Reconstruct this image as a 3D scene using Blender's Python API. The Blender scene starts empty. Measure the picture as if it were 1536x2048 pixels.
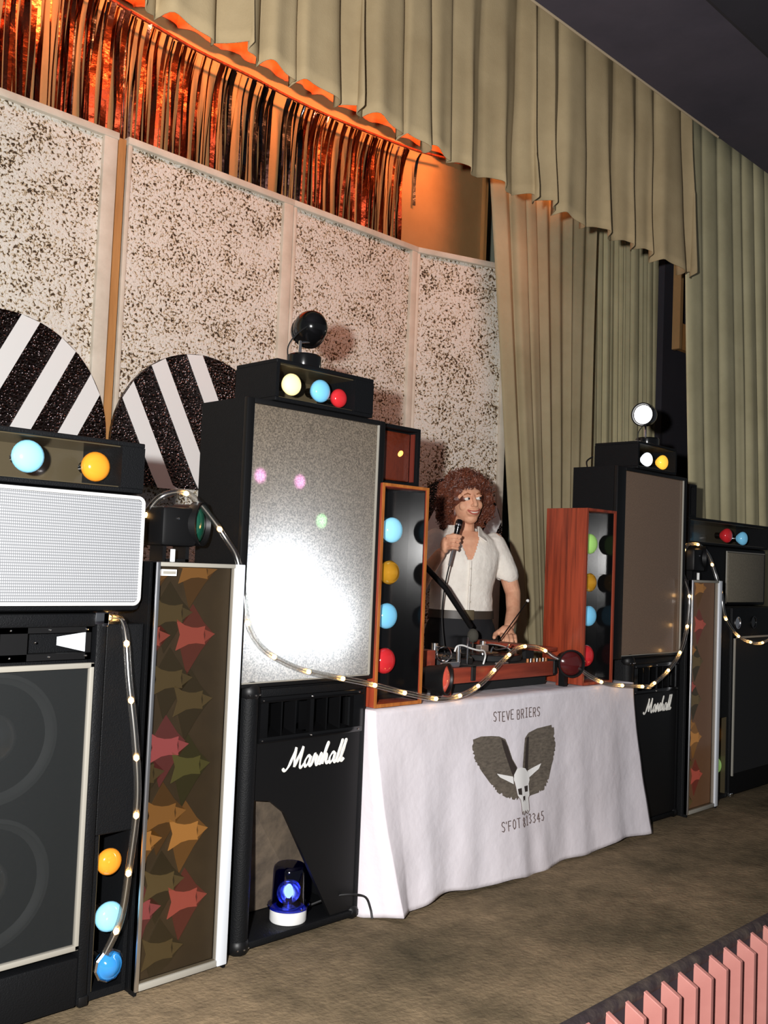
import bpy, bmesh, math, random
from mathutils import Vector, Matrix, noise
random.seed(7)
R = math.radians
scn = bpy.context.scene
COL = scn.collection

# ------------------------------------------------------------------ camera
# X runs along the front of the stage, Y goes upstage, Z = 0 is the stage floor (metres)
YAW, PITCH, ROLL, FPX = R(44.853), R(3.029), R(2.328), 1926.0
cy, sy, cp, sp = math.cos(YAW), math.sin(YAW), math.cos(PITCH), math.sin(PITCH)
fwd = Vector((sy * cp, cy * cp, sp)); r0 = Vector((cy, -sy, 0)); u0 = r0.cross(fwd)
right = math.cos(ROLL) * r0 + math.sin(ROLL) * u0
up = -math.sin(ROLL) * r0 + math.cos(ROLL) * u0
cam_d = bpy.data.cameras.new('camera')
cam = bpy.data.objects.new('camera', cam_d); COL.objects.link(cam)
CAM = Vector((0, 0, 1.2))
cam.matrix_world = Matrix(((right.x, up.x, -fwd.x, CAM.x), (right.y, up.y, -fwd.y, CAM.y), (right.z, up.z, -fwd.z, CAM.z), (0, 0, 0, 1)))
cam_d.sensor_fit = 'VERTICAL'; cam_d.sensor_height = 24; cam_d.lens = 24 * FPX / 2048
cam_d.clip_start = 0.05; cam_d.clip_end = 60
scn.camera = cam

# ------------------------------------------------------------------ world, lights, exposure
w = bpy.data.worlds.new('hall'); scn.world = w; w.use_nodes = True
w.node_tree.nodes['Background'].inputs[0].default_value = (0.86, 0.92, 1.0, 1)
w.node_tree.nodes['Background'].inputs[1].default_value = 0.11
vs = scn.view_settings
vs.view_transform = 'Standard'; vs.look = 'None'; vs.exposure = 0.0; vs.gamma = 1.0; vs.use_curve_mapping = False

def lamp(name, kind, loc, power, color=(1, 1, 1), size=0.05, target=None, **kw):
    l = bpy.data.lights.new(name, kind); l.energy = power; l.color = color
    if kind == 'AREA':
        l.shape = 'RECTANGLE'; l.size = size; l.size_y = kw.get('size_y', size)
    else:
        l.shadow_soft_size = size
    if kind == 'SPOT':
        l.spot_size = kw.get('angle', R(40)); l.spot_blend = kw.get('blend', .5)
    o = bpy.data.objects.new(name, l); COL.objects.link(o); o.location = loc
    if 'spread' in kw: l.spread = kw['spread']
    if target is not None:
        o.rotation_euler = (Vector(target) - Vector(loc)).to_track_quat('-Z', 'Y').to_euler()
    return o

# the camera's flash gun on a bracket, left of and above the lens
lamp('flash_gun', 'POINT', CAM - 0.235 * right + 0.12 * up, 760, (1.0, 0.985, 0.965), 0.035)
# the orange batten over the stage, behind the valance
lamp('stage_batten', 'AREA', (3.2, 3.25, 4.05), 25, (1.0, 0.30, 0.09), 4.0, (3.2, 4.07, 3.68), size_y=0.15, spread=R(62))
lamp('stage_batten_low', 'AREA', (3.4, 3.05, 3.75), 6.5, (1.0, 0.46, 0.32), 3.2, (3.4, 3.95, 2.45), size_y=0.15, spread=R(75))

# ------------------------------------------------------------------ helpers
def C(r, g, b):
    f = lambda v: (v / 255 / 12.92) if v / 255 <= .04045 else ((v / 255 + .055) / 1.055) ** 2.4
    return (f(r), f(g), f(b), 1)

MATS = {}
def mat(name, col, rough=.5, metal=0., emit=None, es=0., var=None, bump=None, coat=0., trans=0., spec=.5, alpha=1.):
    m = bpy.data.materials.new(name); m.use_nodes = True
    nt = m.node_tree; b = nt.nodes['Principled BSDF']
    b.inputs['Base Color'].default_value = col; b.inputs['Roughness'].default_value = rough; b.inputs['Metallic'].default_value = metal
    b.inputs['Specular IOR Level'].default_value = spec
    if coat: b.inputs['Coat Weight'].default_value = coat; b.inputs['Coat Roughness'].default_value = .08
    if trans: b.inputs['Transmission Weight'].default_value = trans
    if alpha < 1: b.inputs['Alpha'].default_value = alpha
    if emit: b.inputs['Emission Color'].default_value = emit; b.inputs['Emission Strength'].default_value = es
    tc = nt.nodes.new('ShaderNodeTexCoord')
    if var:      # (scale, second colour, low, high, (stretch xyz))
        n = nt.nodes.new('ShaderNodeTexNoise'); n.inputs['Scale'].default_value = var[0]; n.inputs['Detail'].default_value = 6
        n.inputs['Roughness'].default_value = .62
        mp = nt.nodes.new('ShaderNodeMapping'); mp.inputs['Scale'].default_value = var[4] if len(var) > 4 else (1, 1, 1)
        nt.links.new(tc.outputs['Object'], mp.inputs[0]); nt.links.new(mp.outputs[0], n.inputs['Vector'])
        r = nt.nodes.new('ShaderNodeValToRGB'); e = r.color_ramp.elements
        e[0].position = var[2]; e[0].color = col; e[1].position = var[3]; e[1].color = var[1]
        nt.links.new(n.outputs['Fac'], r.inputs[0]); nt.links.new(r.outputs[0], b.inputs['Base Color'])
    if bump:     # (scale, strength, distance)
        n2 = nt.nodes.new('ShaderNodeTexNoise'); n2.inputs['Scale'].default_value = bump[0]; n2.inputs['Detail'].default_value = 4
        nt.links.new(tc.outputs['Object'], n2.inputs['Vector'])
        bp = nt.nodes.new('ShaderNodeBump'); bp.inputs['Strength'].default_value = bump[1]; bp.inputs['Distance'].default_value = bump[2]
        nt.links.new(n2.outputs['Fac'], bp.inputs['Height']); nt.links.new(bp.outputs[0], b.inputs['Normal'])
    MATS[name] = m
    return m

ORG = {}
class MB:
    """collects shapes given in world metres; build() links them as one mesh"""
    def __init__(s): s.bm = bmesh.new()
    def _add(s, vs_, faces):
        v = [s.bm.verts.new(p) for p in vs_]
        for f in faces:
            try: s.bm.faces.new([v[i] for i in f])
            except ValueError: pass
        return v
    def box(s, x0, x1, y0, y1, z0, z1, bev=0, seg=2):
        t = bmesh.new()
        vs_ = [t.verts.new(p) for p in ((x0, y0, z0), (x1, y0, z0), (x1, y1, z0), (x0, y1, z0), (x0, y0, z1), (x1, y0, z1), (x1, y1, z1), (x0, y1, z1))]
        for f in ((0, 3, 2, 1), (4, 5, 6, 7), (0, 1, 5, 4), (1, 2, 6, 5), (2, 3, 7, 6), (3, 0, 4, 7)): t.faces.new([vs_[i] for i in f])
        if bev: bmesh.ops.bevel(t, geom=t.edges[:], offset=bev, segments=seg, affect='EDGES', profile=.5)
        s.merge(t); return s
    def merge(s, t):
        m = bpy.data.meshes.new('tmp'); t.to_mesh(m); s.bm.from_mesh(m); bpy.data.meshes.remove(m); t.free(); return s
    def tube(s, path, r, n=10, caps=True):
        path = [Vector(p) for p in path]; k = len(path)
        rs = r if isinstance(r, (list, tuple)) else [r] * k
        d0 = (path[1] - path[0]).normalized()
        a = d0.orthogonal().normalized(); rings = []
        for i, p in enumerate(path):
            d = (path[min(i + 1, k - 1)] - path[max(i - 1, 0)]).normalized()
            a = (a - d * a.dot(d)).normalized(); b = d.cross(a)
            rings.append([s.bm.verts.new(p + rs[i] * (math.cos(6.28318 * j / n) * a + math.sin(6.28318 * j / n) * b)) for j in range(n)])
        for i in range(k - 1):
            for j in range(n): s.bm.faces.new((rings[i][j], rings[i][(j + 1) % n], rings[i + 1][(j + 1) % n], rings[i + 1][j]))
        if caps:
            s.bm.faces.new(rings[0][::-1]); s.bm.faces.new(rings[-1])
        return s
    def cyl(s, p0, p1, r0_, r1_=None, n=24): return s.tube([p0, p1], [r0_, r0_ if r1_ is None else r1_], n)
    def lathe(s, c, axis, prof, n=28):
        """prof: (radius, distance along axis)"""
        ax = Vector(axis).normalized(); a = ax.orthogonal().normalized(); b = ax.cross(a); c = Vector(c); rings = []
        for r_, h in prof:
            if r_ < 1e-5: rings.append([s.bm.verts.new(c + ax * h)])
            else: rings.append([s.bm.verts.new(c + ax * h + r_ * (math.cos(6.28318 * j / n) * a + math.sin(6.28318 * j / n) * b)) for j in range(n)])
        for i in range(len(rings) - 1):
            p, q = rings[i], rings[i + 1]
            for j in range(n):
                k = (j + 1) % n
                if len(p) == 1 and len(q) == 1: continue
                if len(p) == 1: s.bm.faces.new((p[0], q[k], q[j]))
                elif len(q) == 1: s.bm.faces.new((p[j], p[k], q[0]))
                else: s.bm.faces.new((p[j], p[k], q[k], q[j]))
        return s
    def ball(s, c, r_, sub=2, scale=(1, 1, 1), rot=None):
        m = Matrix.Translation(Vector(c)) @ (rot.to_4x4() if rot else Matrix()) @ Matrix.Diagonal((r_ * scale[0], r_ * scale[1], r_ * scale[2], 1))
        t = bmesh.new(); bmesh.ops.create_icosphere(t, subdivisions=sub, radius=1, matrix=m); return s.merge(t)
    def ext(s, pts, y0, y1):
        """outline in (x, z), extruded from y0 to y1"""
        n = len(pts)
        v = [s.bm.verts.new((x, y0, z)) for x, z in pts] + [s.bm.verts.new((x, y1, z)) for x, z in pts]
        s.bm.faces.new(v[:n]); s.bm.faces.new(v[n:][::-1])
        for i in range(n): s.bm.faces.new((v[i], v[i + n], v[(i + 1) % n + n], v[(i + 1) % n]))
        return s
    def build(s, name, m, parent=None, smooth=False, wn=True):
        if wn: bmesh.ops.recalc_face_normals(s.bm, faces=s.bm.faces[:])
        me = bpy.data.meshes.new(name); o = bpy.data.objects.new(name, me)
        off = Vector((0, 0, 0))
        if parent is not None: off = ORG.get(parent.name, off)
        for v in s.bm.verts: v.co -= off
        if smooth:
            for f in s.bm.faces: f.smooth = True
            for e in s.bm.edges:
                if len(e.link_faces) == 2 and e.calc_face_angle(0) > R(38): e.smooth = False
        s.bm.to_mesh(me); s.bm.free()
        for mm in (m if isinstance(m, (list, tuple)) else [m]): me.materials.append(mm)
        COL.objects.link(o)
        if parent is not None: o.parent = parent; ORG[o.name] = off
        return o

def tag(o, label=None, cat=None, group=None, kind=None):
    if label: o['label'] = label
    if cat: o['category'] = cat
    if group: o['group'] = group
    if kind: o['kind'] = kind
    return o
def thing(name, loc, label, cat, group=None):
    o = bpy.data.objects.new(name, None); o.empty_display_size = .1; COL.objects.link(o)
    o.location = loc; ORG[o.name] = Vector(loc); return tag(o, label, cat, group)
def box(name, m, parent, *a, bev=0): return MB().box(*a, bev=bev).build(name, m, parent, smooth=bev > 0)
def spline(pts, n=8):
    P = [Vector(p) for p in pts]; out = []
    for i in range(len(P) - 1):
        a, b, c, d = P[max(i - 1, 0)], P[i], P[i + 1], P[min(i + 2, len(P) - 1)]
        for k in range(n):
            t = k / n
            out.append(.5 * ((2 * b) + (c - a) * t + (2 * a - 5 * b + 4 * c - d) * t * t + (3 * b - a - 3 * c + d) * t ** 3))
    return out + [P[-1]]
def mixshader(name, build):
    m = bpy.data.materials.new(name); m.use_nodes = True; nt = m.node_tree; nt.nodes.clear()
    out = nt.nodes.new('ShaderNodeOutputMaterial'); nt.links.new(build(nt), out.inputs[0]); MATS[name] = m; return m
def node(nt, t, **kw):
    n = nt.nodes.new(t)
    for k, v in kw.items(): n.inputs[k].default_value = v
    return n

# ------------------------------------------------------------------ materials
CARPET = mat('carpet', C(138, 121, 98), .95, var=(1.6, C(74, 68, 54), .38, .72), bump=(60, .5, .01), spec=.1)
nt = CARPET.node_tree      # finer, streaky dirt over the large stains
b_ = nt.nodes['Principled BSDF']; ramp = b_.inputs['Base Color'].links[0].from_node
tc_ = nt.nodes.new('ShaderNodeTexCoord'); n_ = node(nt, 'ShaderNodeTexNoise', Scale=14, Detail=8, Roughness=.7)
nt.links.new(tc_.outputs['Object'], n_.inputs['Vector'])
mx = nt.nodes.new('ShaderNodeMix'); mx.data_type = 'RGBA'; mx.blend_type = 'MULTIPLY'; mx.inputs[0].default_value = .75
rr = nt.nodes.new('ShaderNodeValToRGB'); rr.color_ramp.elements[0].position = .3; rr.color_ramp.elements[0].color = (.5, .48, .45, 1); rr.color_ramp.elements[1].position = .7; rr.color_ramp.elements[1].color = (1.25, 1.2, 1.1, 1)
nt.links.new(n_.outputs['Fac'], rr.inputs[0]); nt.links.new(ramp.outputs[0], mx.inputs[6]); nt.links.new(rr.outputs[0], mx.inputs[7]); nt.links.new(mx.outputs[2], b_.inputs['Base Color'])
NOSING = mat('nosing', C(52, 42, 44), .8, var=(18, C(92, 80, 70), .45, .8), bump=(40, .6, .01))
PINK = mat('pink_paint', C(205, 140, 130), .5, var=(5, C(188, 122, 114), .3, .8))
DARKWALL = mat('dark_wall', C(40, 38, 46), .8, var=(1.2, C(50, 48, 56), .3, .7))
CEIL = mat('ceiling_paint', C(84, 77, 88), .85, var=(.6, C(56, 54, 66), .35, .7), bump=(3, .2, .05))
CREAM = mat('cream_paint', C(214, 206, 190), .55, var=(7, C(186, 176, 158), .35, .8))
TAN = mat('tan_wood', C(190, 140, 84), .6, var=(6, C(160, 112, 62), .3, .7, (6, 6, .5)))
HARDBOARD = mat('hardboard', C(168, 132, 88), .6, var=(3, C(150, 116, 74), .3, .7), bump=(90, .15, .004))
PALEWALL = mat('pale_wall', C(160, 166, 148), .8)
RAIL = mat('rail_paint', C(200, 180, 150), .5)
KHAKI = mat('khaki_cloth', C(184, 164, 128), .9, var=(3, C(164, 144, 110), .3, .7), bump=(160, .25, .003), spec=.1)
GREENCLOTH = mat('green_grey_cloth', C(206, 196, 158), .9, var=(3, C(184, 174, 138), .3, .7), bump=(160, .25, .003), spec=.1)
SANDCLOTH = mat('sand_cloth', C(176, 164, 132), .9, var=(3, C(158, 146, 114), .3, .7), bump=(160, .25, .003), spec=.1)
ORANGECLOTH = mat('orange_cloth', C(232, 120, 66), .8, var=(4, C(214, 98, 52), .3, .7), bump=(30, .4, .01))
COPPER = mat('copper_foil', (.27, .075, .04, 1), .2, 1.0, bump=(14, .25, .02))
BLACKFOIL = mat('black_foil', (.05, .052, .065, 1), .2, 1.0, bump=(14, .25, .02))
TOLEX = mat('black_vinyl', C(13, 14, 16), .55, spec=.18, bump=(260, .5, .003))
BLACK = mat('black_paint', C(14, 14, 15), .45, spec=.3)
MATTBLACK = mat('matt_black', C(16, 17, 19), .8)
GLOSSBLACK = mat('gloss_black', C(12, 12, 13), .15)
CHROME = mat('chrome', (.8, .8, .82, 1), .15, 1)
FLASHSTRIP = mat('flash_lit_strip', C(214, 219, 226), .3)  # aluminium with the flash reflection painted in as a pale colour
ALU = mat('aluminium', (.86, .87, .9, 1), .35, 1)
WHITE = mat('white_paint', C(228, 228, 226), .4)
GREYTRIM = mat('grey_trim', C(150, 146, 136), .5)
MAHOG = mat('mahogany', C(150, 62, 38), .35, var=(7, C(82, 30, 20), .42, .72, (7, 7, .35)))
TEAK = mat('teak_edge', C(178, 108, 48), .4, var=(9, C(128, 70, 28), .35, .7, (4, 4, .6)))
REDWOOD = mat('red_wood', C(150, 64, 44), .45, var=(8, C(104, 40, 28), .35, .75, (.5, 5, 5)))
PLYWOOD = mat('worn_plywood', C(110, 96, 80), .8, var=(10, C(64, 56, 48), .4, .7))
LOGO = mat('logo_white', C(240, 238, 230), .4)
RUBBER = mat('black_rubber', C(14, 14, 15), .6)

def panel_nodes(nt):
    tc = nt.nodes.new('ShaderNodeTexCoord')
    n1 = node(nt, 'ShaderNodeTexNoise', Scale=72, Detail=2.5, Roughness=.6, Distortion=.6)
    n2 = node(nt, 'ShaderNodeTexNoise', Scale=7, Detail=3)
    for n in (n1, n2): nt.links.new(tc.outputs['Object'], n.inputs['Vector'])
    ad = nt.nodes.new('ShaderNodeMath'); ad.operation = 'MULTIPLY_ADD'; ad.inputs[1].default_value = .34; ad.inputs[2].default_value = -.17
    nt.links.new(n2.outputs['Fac'], ad.inputs[0])
    s_ = nt.nodes.new('ShaderNodeMath'); s_.operation = 'ADD'; nt.links.new(n1.outputs['Fac'], s_.inputs[0]); nt.links.new(ad.outputs[0], s_.inputs[1])
    r = nt.nodes.new('ShaderNodeValToRGB'); e = r.color_ramp.elements
    e[0].position = .515; e[0].color = C(220, 215, 205); e[1].position = .62; e[1].color = C(58, 42, 26)
    k = e.new(.555); k.color = C(196, 176, 142)
    nt.links.new(s_.outputs[0], r.inputs[0])
    b = node(nt, 'ShaderNodeBsdfPrincipled', Roughness=.8)
    nt.links.new(r.outputs[0], b.inputs['Base Color'])
    iv = nt.nodes.new('ShaderNodeMath'); iv.operation = 'MULTIPLY'; iv.inputs[1].default_value = -1; nt.links.new(s_.outputs[0], iv.inputs[0])
    bp = node(nt, 'ShaderNodeBump', Strength=.5, Distance=.02); nt.links.new(iv.outputs[0], bp.inputs['Height']); nt.links.new(bp.outputs[0], b.inputs['Normal'])
    return b.outputs[0]
SPECKLE = mixshader('woodwool_panel', panel_nodes)

def foil_nodes(nt):      # black prismatic foil: small facets, each tipped its own way
    tc = nt.nodes.new('ShaderNodeTexCoord')
    v = node(nt, 'ShaderNodeTexVoronoi', Scale=70); nt.links.new(tc.outputs['Object'], v.inputs['Vector'])
    b = node(nt, 'ShaderNodeBsdfPrincipled', Roughness=.22, Metallic=1); b.inputs['Base Color'].default_value = (.10, .08, .08, 1)
    bp = node(nt, 'ShaderNodeBump', Strength=.9, Distance=.02); nt.links.new(v.outputs['Distance'], bp.inputs['Height']); nt.links.new(bp.outputs[0], b.inputs['Normal'])
    return b.outputs[0]
FOIL = mixshader('prismatic_foil', foil_nodes)

def grille_nodes(nt):    # silver basket-weave grille cloth
    tc = nt.nodes.new('ShaderNodeTexCoord')
    w1 = node(nt, 'ShaderNodeTexWave', Scale=42); w1.bands_direction = 'Z'; w2 = node(nt, 'ShaderNodeTexWave', Scale=60); w2.bands_direction = 'X'
    for n in (w1, w2): nt.links.new(tc.outputs['Object'], n.inputs['Vector'])
    mu = nt.nodes.new('ShaderNodeMath'); mu.operation = 'MULTIPLY'; nt.links.new(w1.outputs['Fac'], mu.inputs[0]); nt.links.new(w2.outputs['Fac'], mu.inputs[1])
    r = nt.nodes.new('ShaderNodeValToRGB'); e = r.color_ramp.elements; e[0].color = C(112, 114, 117); e[1].color = C(176, 178, 182); e[1].position = .55
    nt.links.new(mu.outputs[0], r.inputs[0])
    b = node(nt, 'ShaderNodeBsdfPrincipled', Roughness=.7); nt.links.new(r.outputs[0], b.inputs['Base Color']); return b.outputs[0]
SILVERCLOTH = mixshader('silver_grille_cloth', grille_nodes)
GREYCLOTH = mat('grey_grille_cloth', C(128, 120, 104), .8, var=(90, C(108, 102, 88), .3, .7))
def meshcloth(nt):
    d = node(nt, 'ShaderNodeBsdfPrincipled', Roughness=.7); d.inputs['Base Color'].default_value = C(20, 24, 25)
    t = nt.nodes.new('ShaderNodeBsdfTransparent'); mx = nt.nodes.new('ShaderNodeMixShader'); mx.inputs[0].default_value = .5
    nt.links.new(t.outputs[0], mx.inputs[1]); nt.links.new(d.outputs[0], mx.inputs[2]); return mx.outputs[0]
BLACKMESH = mixshader('black_speaker_cloth', meshcloth)
def rearscreen(nt):      # frosted rear-projection acrylic with a sparkling grain
    tc = nt.nodes.new('ShaderNodeTexCoord'); n = node(nt, 'ShaderNodeTexNoise', Scale=220, Detail=2); nt.links.new(tc.outputs['Object'], n.inputs['Vector'])
    r = nt.nodes.new('ShaderNodeValToRGB'); e = r.color_ramp.elements; e[0].position = .35; e[0].color = C(96, 82, 64); e[1].position = .7; e[1].color = C(150, 132, 108)
    nt.links.new(n.outputs['Fac'], r.inputs[0])
    r2 = nt.nodes.new('ShaderNodeValToRGB'); e = r2.color_ramp.elements; e[0].position = .35; e[0].color = (.55, .56, .58, 1); e[1].position = .65; e[1].color = (1, 1, 1, 1)
    nt.links.new(n.outputs['Fac'], r2.inputs[0])
    d = node(nt, 'ShaderNodeBsdfPrincipled', Roughness=.35); nt.links.new(r.outputs[0], d.inputs['Base Color'])
    t = nt.nodes.new('ShaderNodeBsdfTranslucent'); nt.links.new(r2.outputs[0], t.inputs['Color'])
    mx = nt.nodes.new('ShaderNodeMixShader'); mx.inputs[0].default_value = .45
    nt.links.new(d.outputs[0], mx.inputs[1]); nt.links.new(t.outputs[0], mx.inputs[2]); return mx.outputs[0]
SCREEN = mixshader('rear_projection_screen', rearscreen)
SCREEN2 = mat('bronze_screen', C(128, 104, 84), .3, var=(180, C(104, 84, 68), .35, .7), coat=.35)
def clear(name, tint, gloss, k=.12):
    def f(nt):
        t = nt.nodes.new('ShaderNodeBsdfTransparent'); t.inputs[0].default_value = tint
        g = nt.nodes.new('ShaderNodeBsdfGlossy'); g.inputs['Roughness'].default_value = gloss
        fr = nt.nodes.new('ShaderNodeLayerWeight'); pw = nt.nodes.new('ShaderNodeMath'); pw.operation = 'POWER'; pw.inputs[1].default_value = 4; nt.links.new(fr.outputs['Facing'], pw.inputs[0])
        a = nt.nodes.new('ShaderNodeMath'); a.operation = 'MULTIPLY_ADD'; a.inputs[1].default_value = .7; a.inputs[2].default_value = .03 + k; nt.links.new(pw.outputs[0], a.inputs[0])
        mx = nt.nodes.new('ShaderNodeMixShader'); nt.links.new(a.outputs[0], mx.inputs[0]); nt.links.new(t.outputs[0], mx.inputs[1]); nt.links.new(g.outputs[0], mx.inputs[2]); return mx.outputs[0]
    return mixshader(name, f)
GLASS = clear('smoked_glass', (.80, .77, .72, 1), .12, .0)
BLUEGLASS = clear('blue_glass', (.06, .09, .55, 1), .06, .05)
PVC = clear('clear_pvc', (.90, .88, .85, 1), .22, .22)
BULBGLOW = mat('warm_bulb', (1, .62, .25, 1), .4, emit=(1, .56, .20, 1), es=10)

def bulbmat(name, c, es, rough=.12):
    return mat(name, c, rough, emit=c, es=es, coat=.6)
B_SKY = bulbmat('sky_blue_bulb', (.16, .46, .68, 1), .35)
B_ICE = bulbmat('ice_blue_bulb', (.24, .56, .74, 1), .50)
B_ORANGE = bulbmat('orange_bulb', (.72, .25, .02, 1), .40)
B_RED = bulbmat('red_bulb', (.50, .02, .025, 1), .22)
B_GREEN = bulbmat('green_bulb', (.30, .55, .14, 1), .40)
B_YELLOW = bulbmat('yellow_bulb', (1, .78, .36, 1), .85)
B_WHITE = bulbmat('white_bulb', (.85, .93, 1, 1), 1.6)
B_GOLD = mat('gold_crown_bulb', (.62, .30, .02, 1), .12, .5, emit=(.9, .42, .03, 1), es=.16, coat=1)
B_DEEP = mat('deep_blue_bulb', (.03, .22, .55, 1), .08, emit=(.02, .16, .42, 1), es=.25, coat=1)
GLARE = mat('lit_spot_face', (1, 1, 1, 1), .3, emit=(1, .97, .95, 1), es=7)

# ------------------------------------------------------------------ the setting
def struct(o, **kw): o['kind'] = 'structure'; return o
struct(MB().box(-2, 9.5, 1.485, 5.0, -.06, 0).build('floor', CARPET))
struct(MB().box(-4, 9.5, -4, 1.47, -.86, -.8).build('floor_hall', DARKWALL))
wf = struct(MB().box(-2, 9.5, 1.455, 1.485, -.8, -.005).build('wall_front', DARKWALL))
trim = struct(MB().tube([(-2, 1.474, -.014), (9.5, 1.474, -.014)], .022, 14).build('trim_1', NOSING, smooth=True))
slat = None
for i in range(44):
    x = 1.186 + i * .1005
    if slat is None:
        b = MB(); b._add([(-.009, .06, -.78), (.009, .06, -.78), (.009, 0, -.78), (-.009, 0, -.78), (-.009, .06, 0), (.009, .06, 0), (.009, 0, -.028), (-.009, 0, -.028)],
                        [(0, 1, 2, 3), (4, 7, 6, 5), (0, 4, 5, 1), (1, 5, 6, 2), (2, 6, 7, 3), (3, 7, 4, 0)])
        bmesh.ops.bevel(b.bm, geom=b.bm.edges[:], offset=.002, segments=1, affect='EDGES')
        slat = b.build('slat', PINK); s = slat
    else:
        s = slat.copy(); COL.objects.link(s)
    s.parent = wf; s.location = (x, 1.395, -.006)
struct(MB().box(-4, 9.5, -4, 2.79, 3.965, 4.1).build('ceiling', CEIL))
struct(MB().box(-2, 9.5, 2.79, 5.2, 4.9, 5.0).build('ceiling_stage', DARKWALL))
struct(MB().box(3.2, 9.5, 1.6, 2.13, 3.9, 3.97, bev=.03).build('trim_2', DARKWALL))
struct(MB().tube([(.5, 2.786, 3.962), (5.6, 2.786, 3.962)], .007, 8).build('trim_3', RAIL))
struct(MB().box(-2, 9.5, 4.62, 4.7, 0, 4.9).build('wall_rear', PALEWALL))
struct(MB().box(8.2, 8.3, 2.9, 4.7, 0, 4.9).build('wall_right', DARKWALL))

# back wall: a tall hardboard sheet carrying framed wood-wool panels
wb = struct(MB().box(.2, 4.905, 4.10, 4.14, 0, 4.3).build('wall_back', HARDBOARD))
PT = 3.118                                   # panel top
def framed(x0, x1, lw, rw):
    MB().box(x0, x1, 4.0, 4.05, 0, PT).build('panel', SPECKLE, wb)
    box('frame_rail', CREAM, wb, x0 - .004, x1 + .004, 3.975, 4.06, PT - .028, PT + .006, bev=.004)
    if lw: box('frame_stile', CREAM, wb, x0, x0 + lw, 3.982, 4.05, 0, PT - .02, bev=.004)
    if rw: box('frame_stile', CREAM, wb, x1 - rw, x1, 3.978, 4.05, 0, PT - .02, bev=.006)
framed(1.14, 2.142, .03, .07)
framed(2.196, 3.186, .022, .065)
framed(3.192, 4.160, .022, .05)
box('batten', TAN, wb, 2.150, 2.188, 3.990, 4.09, 0, PT - .01)
box('board_edge', TAN, wb, 4.885, 4.915, 4.07, 4.10, 3.1, 4.3)
# the last panel stands on the splay, turned towards the audience
A4, L4 = R(-19), .672
def splay(name, m, a0, a1, d0, d1, z0, z1, bev=0):
    b = MB().box(a0, a1, d0, d1, z0, z1, bev=bev)
    mtx = Matrix.Translation((4.166, 4.0, 0)) @ Matrix.Rotation(A4, 4, 'Z')
    bmesh.ops.transform(b.bm, matrix=mtx, verts=b.bm.verts[:]); return b.build(name, m, wb, smooth=bev > 0)
splay('panel', SPECKLE, 0, L4, 0, .05, 0, PT)
splay('frame_rail', CREAM, -.004, L4 + .004, -.025, .06, PT - .028, PT + .006, .004)
splay('frame_stile', CREAM, 0, .022, -.018, .05, 0, PT - .02, .004)
splay('frame_stile', CREAM, L4 - .045, L4, -.022, .05, 0, PT - .02, .006)

# ------------------------------------------------------------------ curtains
def pleats(x0, x1, wmin, wmax):
    out = [x0]
    while out[-1] < x1: out.append(out[-1] + random.uniform(wmin, wmax))
    return out
def curtain(name, m, x0, x1, Y, z0, z1, wmin, wmax, amp_top, amp_bot, label, shear=0., nz=24, per=14, hem=0., p=2.2, side=.35, taper=False):
    """hanging cloth: every pleat bulges to the front and tucks into a crease; shear moves the hem sideways"""
    xs = pleats(x0, x1, wmin, wmax); bm = bmesh.new(); rows = []
    k = [random.uniform(.55, 1.15) for _ in xs]; ph = [random.uniform(-.5, .5) for _ in xs]; hz = [random.uniform(-1, 1) for _ in xs]
    for iz in range(nz + 1):
        t = iz / nz; row = []
        for i in range(len(xs) - 1):
            for j in range(per):
                u = j / per; A = (amp_top + (amp_bot - amp_top) * (1 - t)) * k[i]
                bulge = 1 - abs(2 * u - 1) ** p
                x = xs[i] + (xs[i + 1] - xs[i]) * u + side * A * math.sin(6.2832 * u) * (1 if ph[i] > 0 else -1)
                y = Y - A * bulge + .012 * noise.noise((x * 3, t * 2.5, Y)) * (1.4 - t)
                y -= .25 * A * math.sin(6.2832 * 2 * u + ph[i] * 6) * (1 - t) * .6
                z = z0 + (z1 - z0) * t + hem * (1 - t) ** 3 * (hz[i] * .5 + .5 * math.sin(6.2832 * u))
                row.append(bm.verts.new((x + shear * (1 - t) * ((1 - (x - x0) / (x1 - x0)) if taper else 1), y, z)))
        rows.append(row)
    for a, b in zip(rows, rows[1:]):
        for j in range(len(a) - 1): bm.faces.new((a[j], a[j + 1], b[j + 1], b[j]))
    for f in bm.faces: f.smooth = True
    me = bpy.data.meshes.new(name); bm.to_mesh(me); bm.free(); me.materials.append(m)
    o = bpy.data.objects.new(name, me); COL.objects.link(o)
    so = o.modifiers.new('thickness', 'SOLIDIFY'); so.thickness = .004
    return tag(o, label, 'curtain')
curtain('stage_valance', KHAKI, .9, 5.46, 2.905, 3.045, 4.15, .15, .30, .045, .10, 'khaki pleated valance hanging from the ceiling across the top of the stage', hem=.03, nz=20, per=16)
curtain('side_curtain', GREENCLOTH, 5.50, 8.0, 2.97, 0.02, 4.15, .12, .24, .03, .045, 'long grey-green pleated curtain at the far right behind the red and blue lamps', shear=.30)
curtain('back_curtain', SANDCLOTH, 4.40, 5.62, 3.72, .02, 4.3, .12, .22, .05, .055, 'sand coloured curtain with wide folds right behind the man', shear=.62, taper=True)
curtain('gathered_curtain', GREENCLOTH, 5.72, 7.02, 3.92, .02, 4.3, .045, .10, .03, .035, 'grey-green curtain gathered in fine folds behind the lit spot lamp', shear=.14, per=10)
# orange lining hung behind the valance, above the foil fringe
curtain('orange_border', ORANGECLOTH, 1.3, 4.7, 4.07, 3.80, 4.4, .16, .3, .02, .03, 'bright orange cloth border between valance and foil fringe', hem=.012, nz=10)
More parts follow.
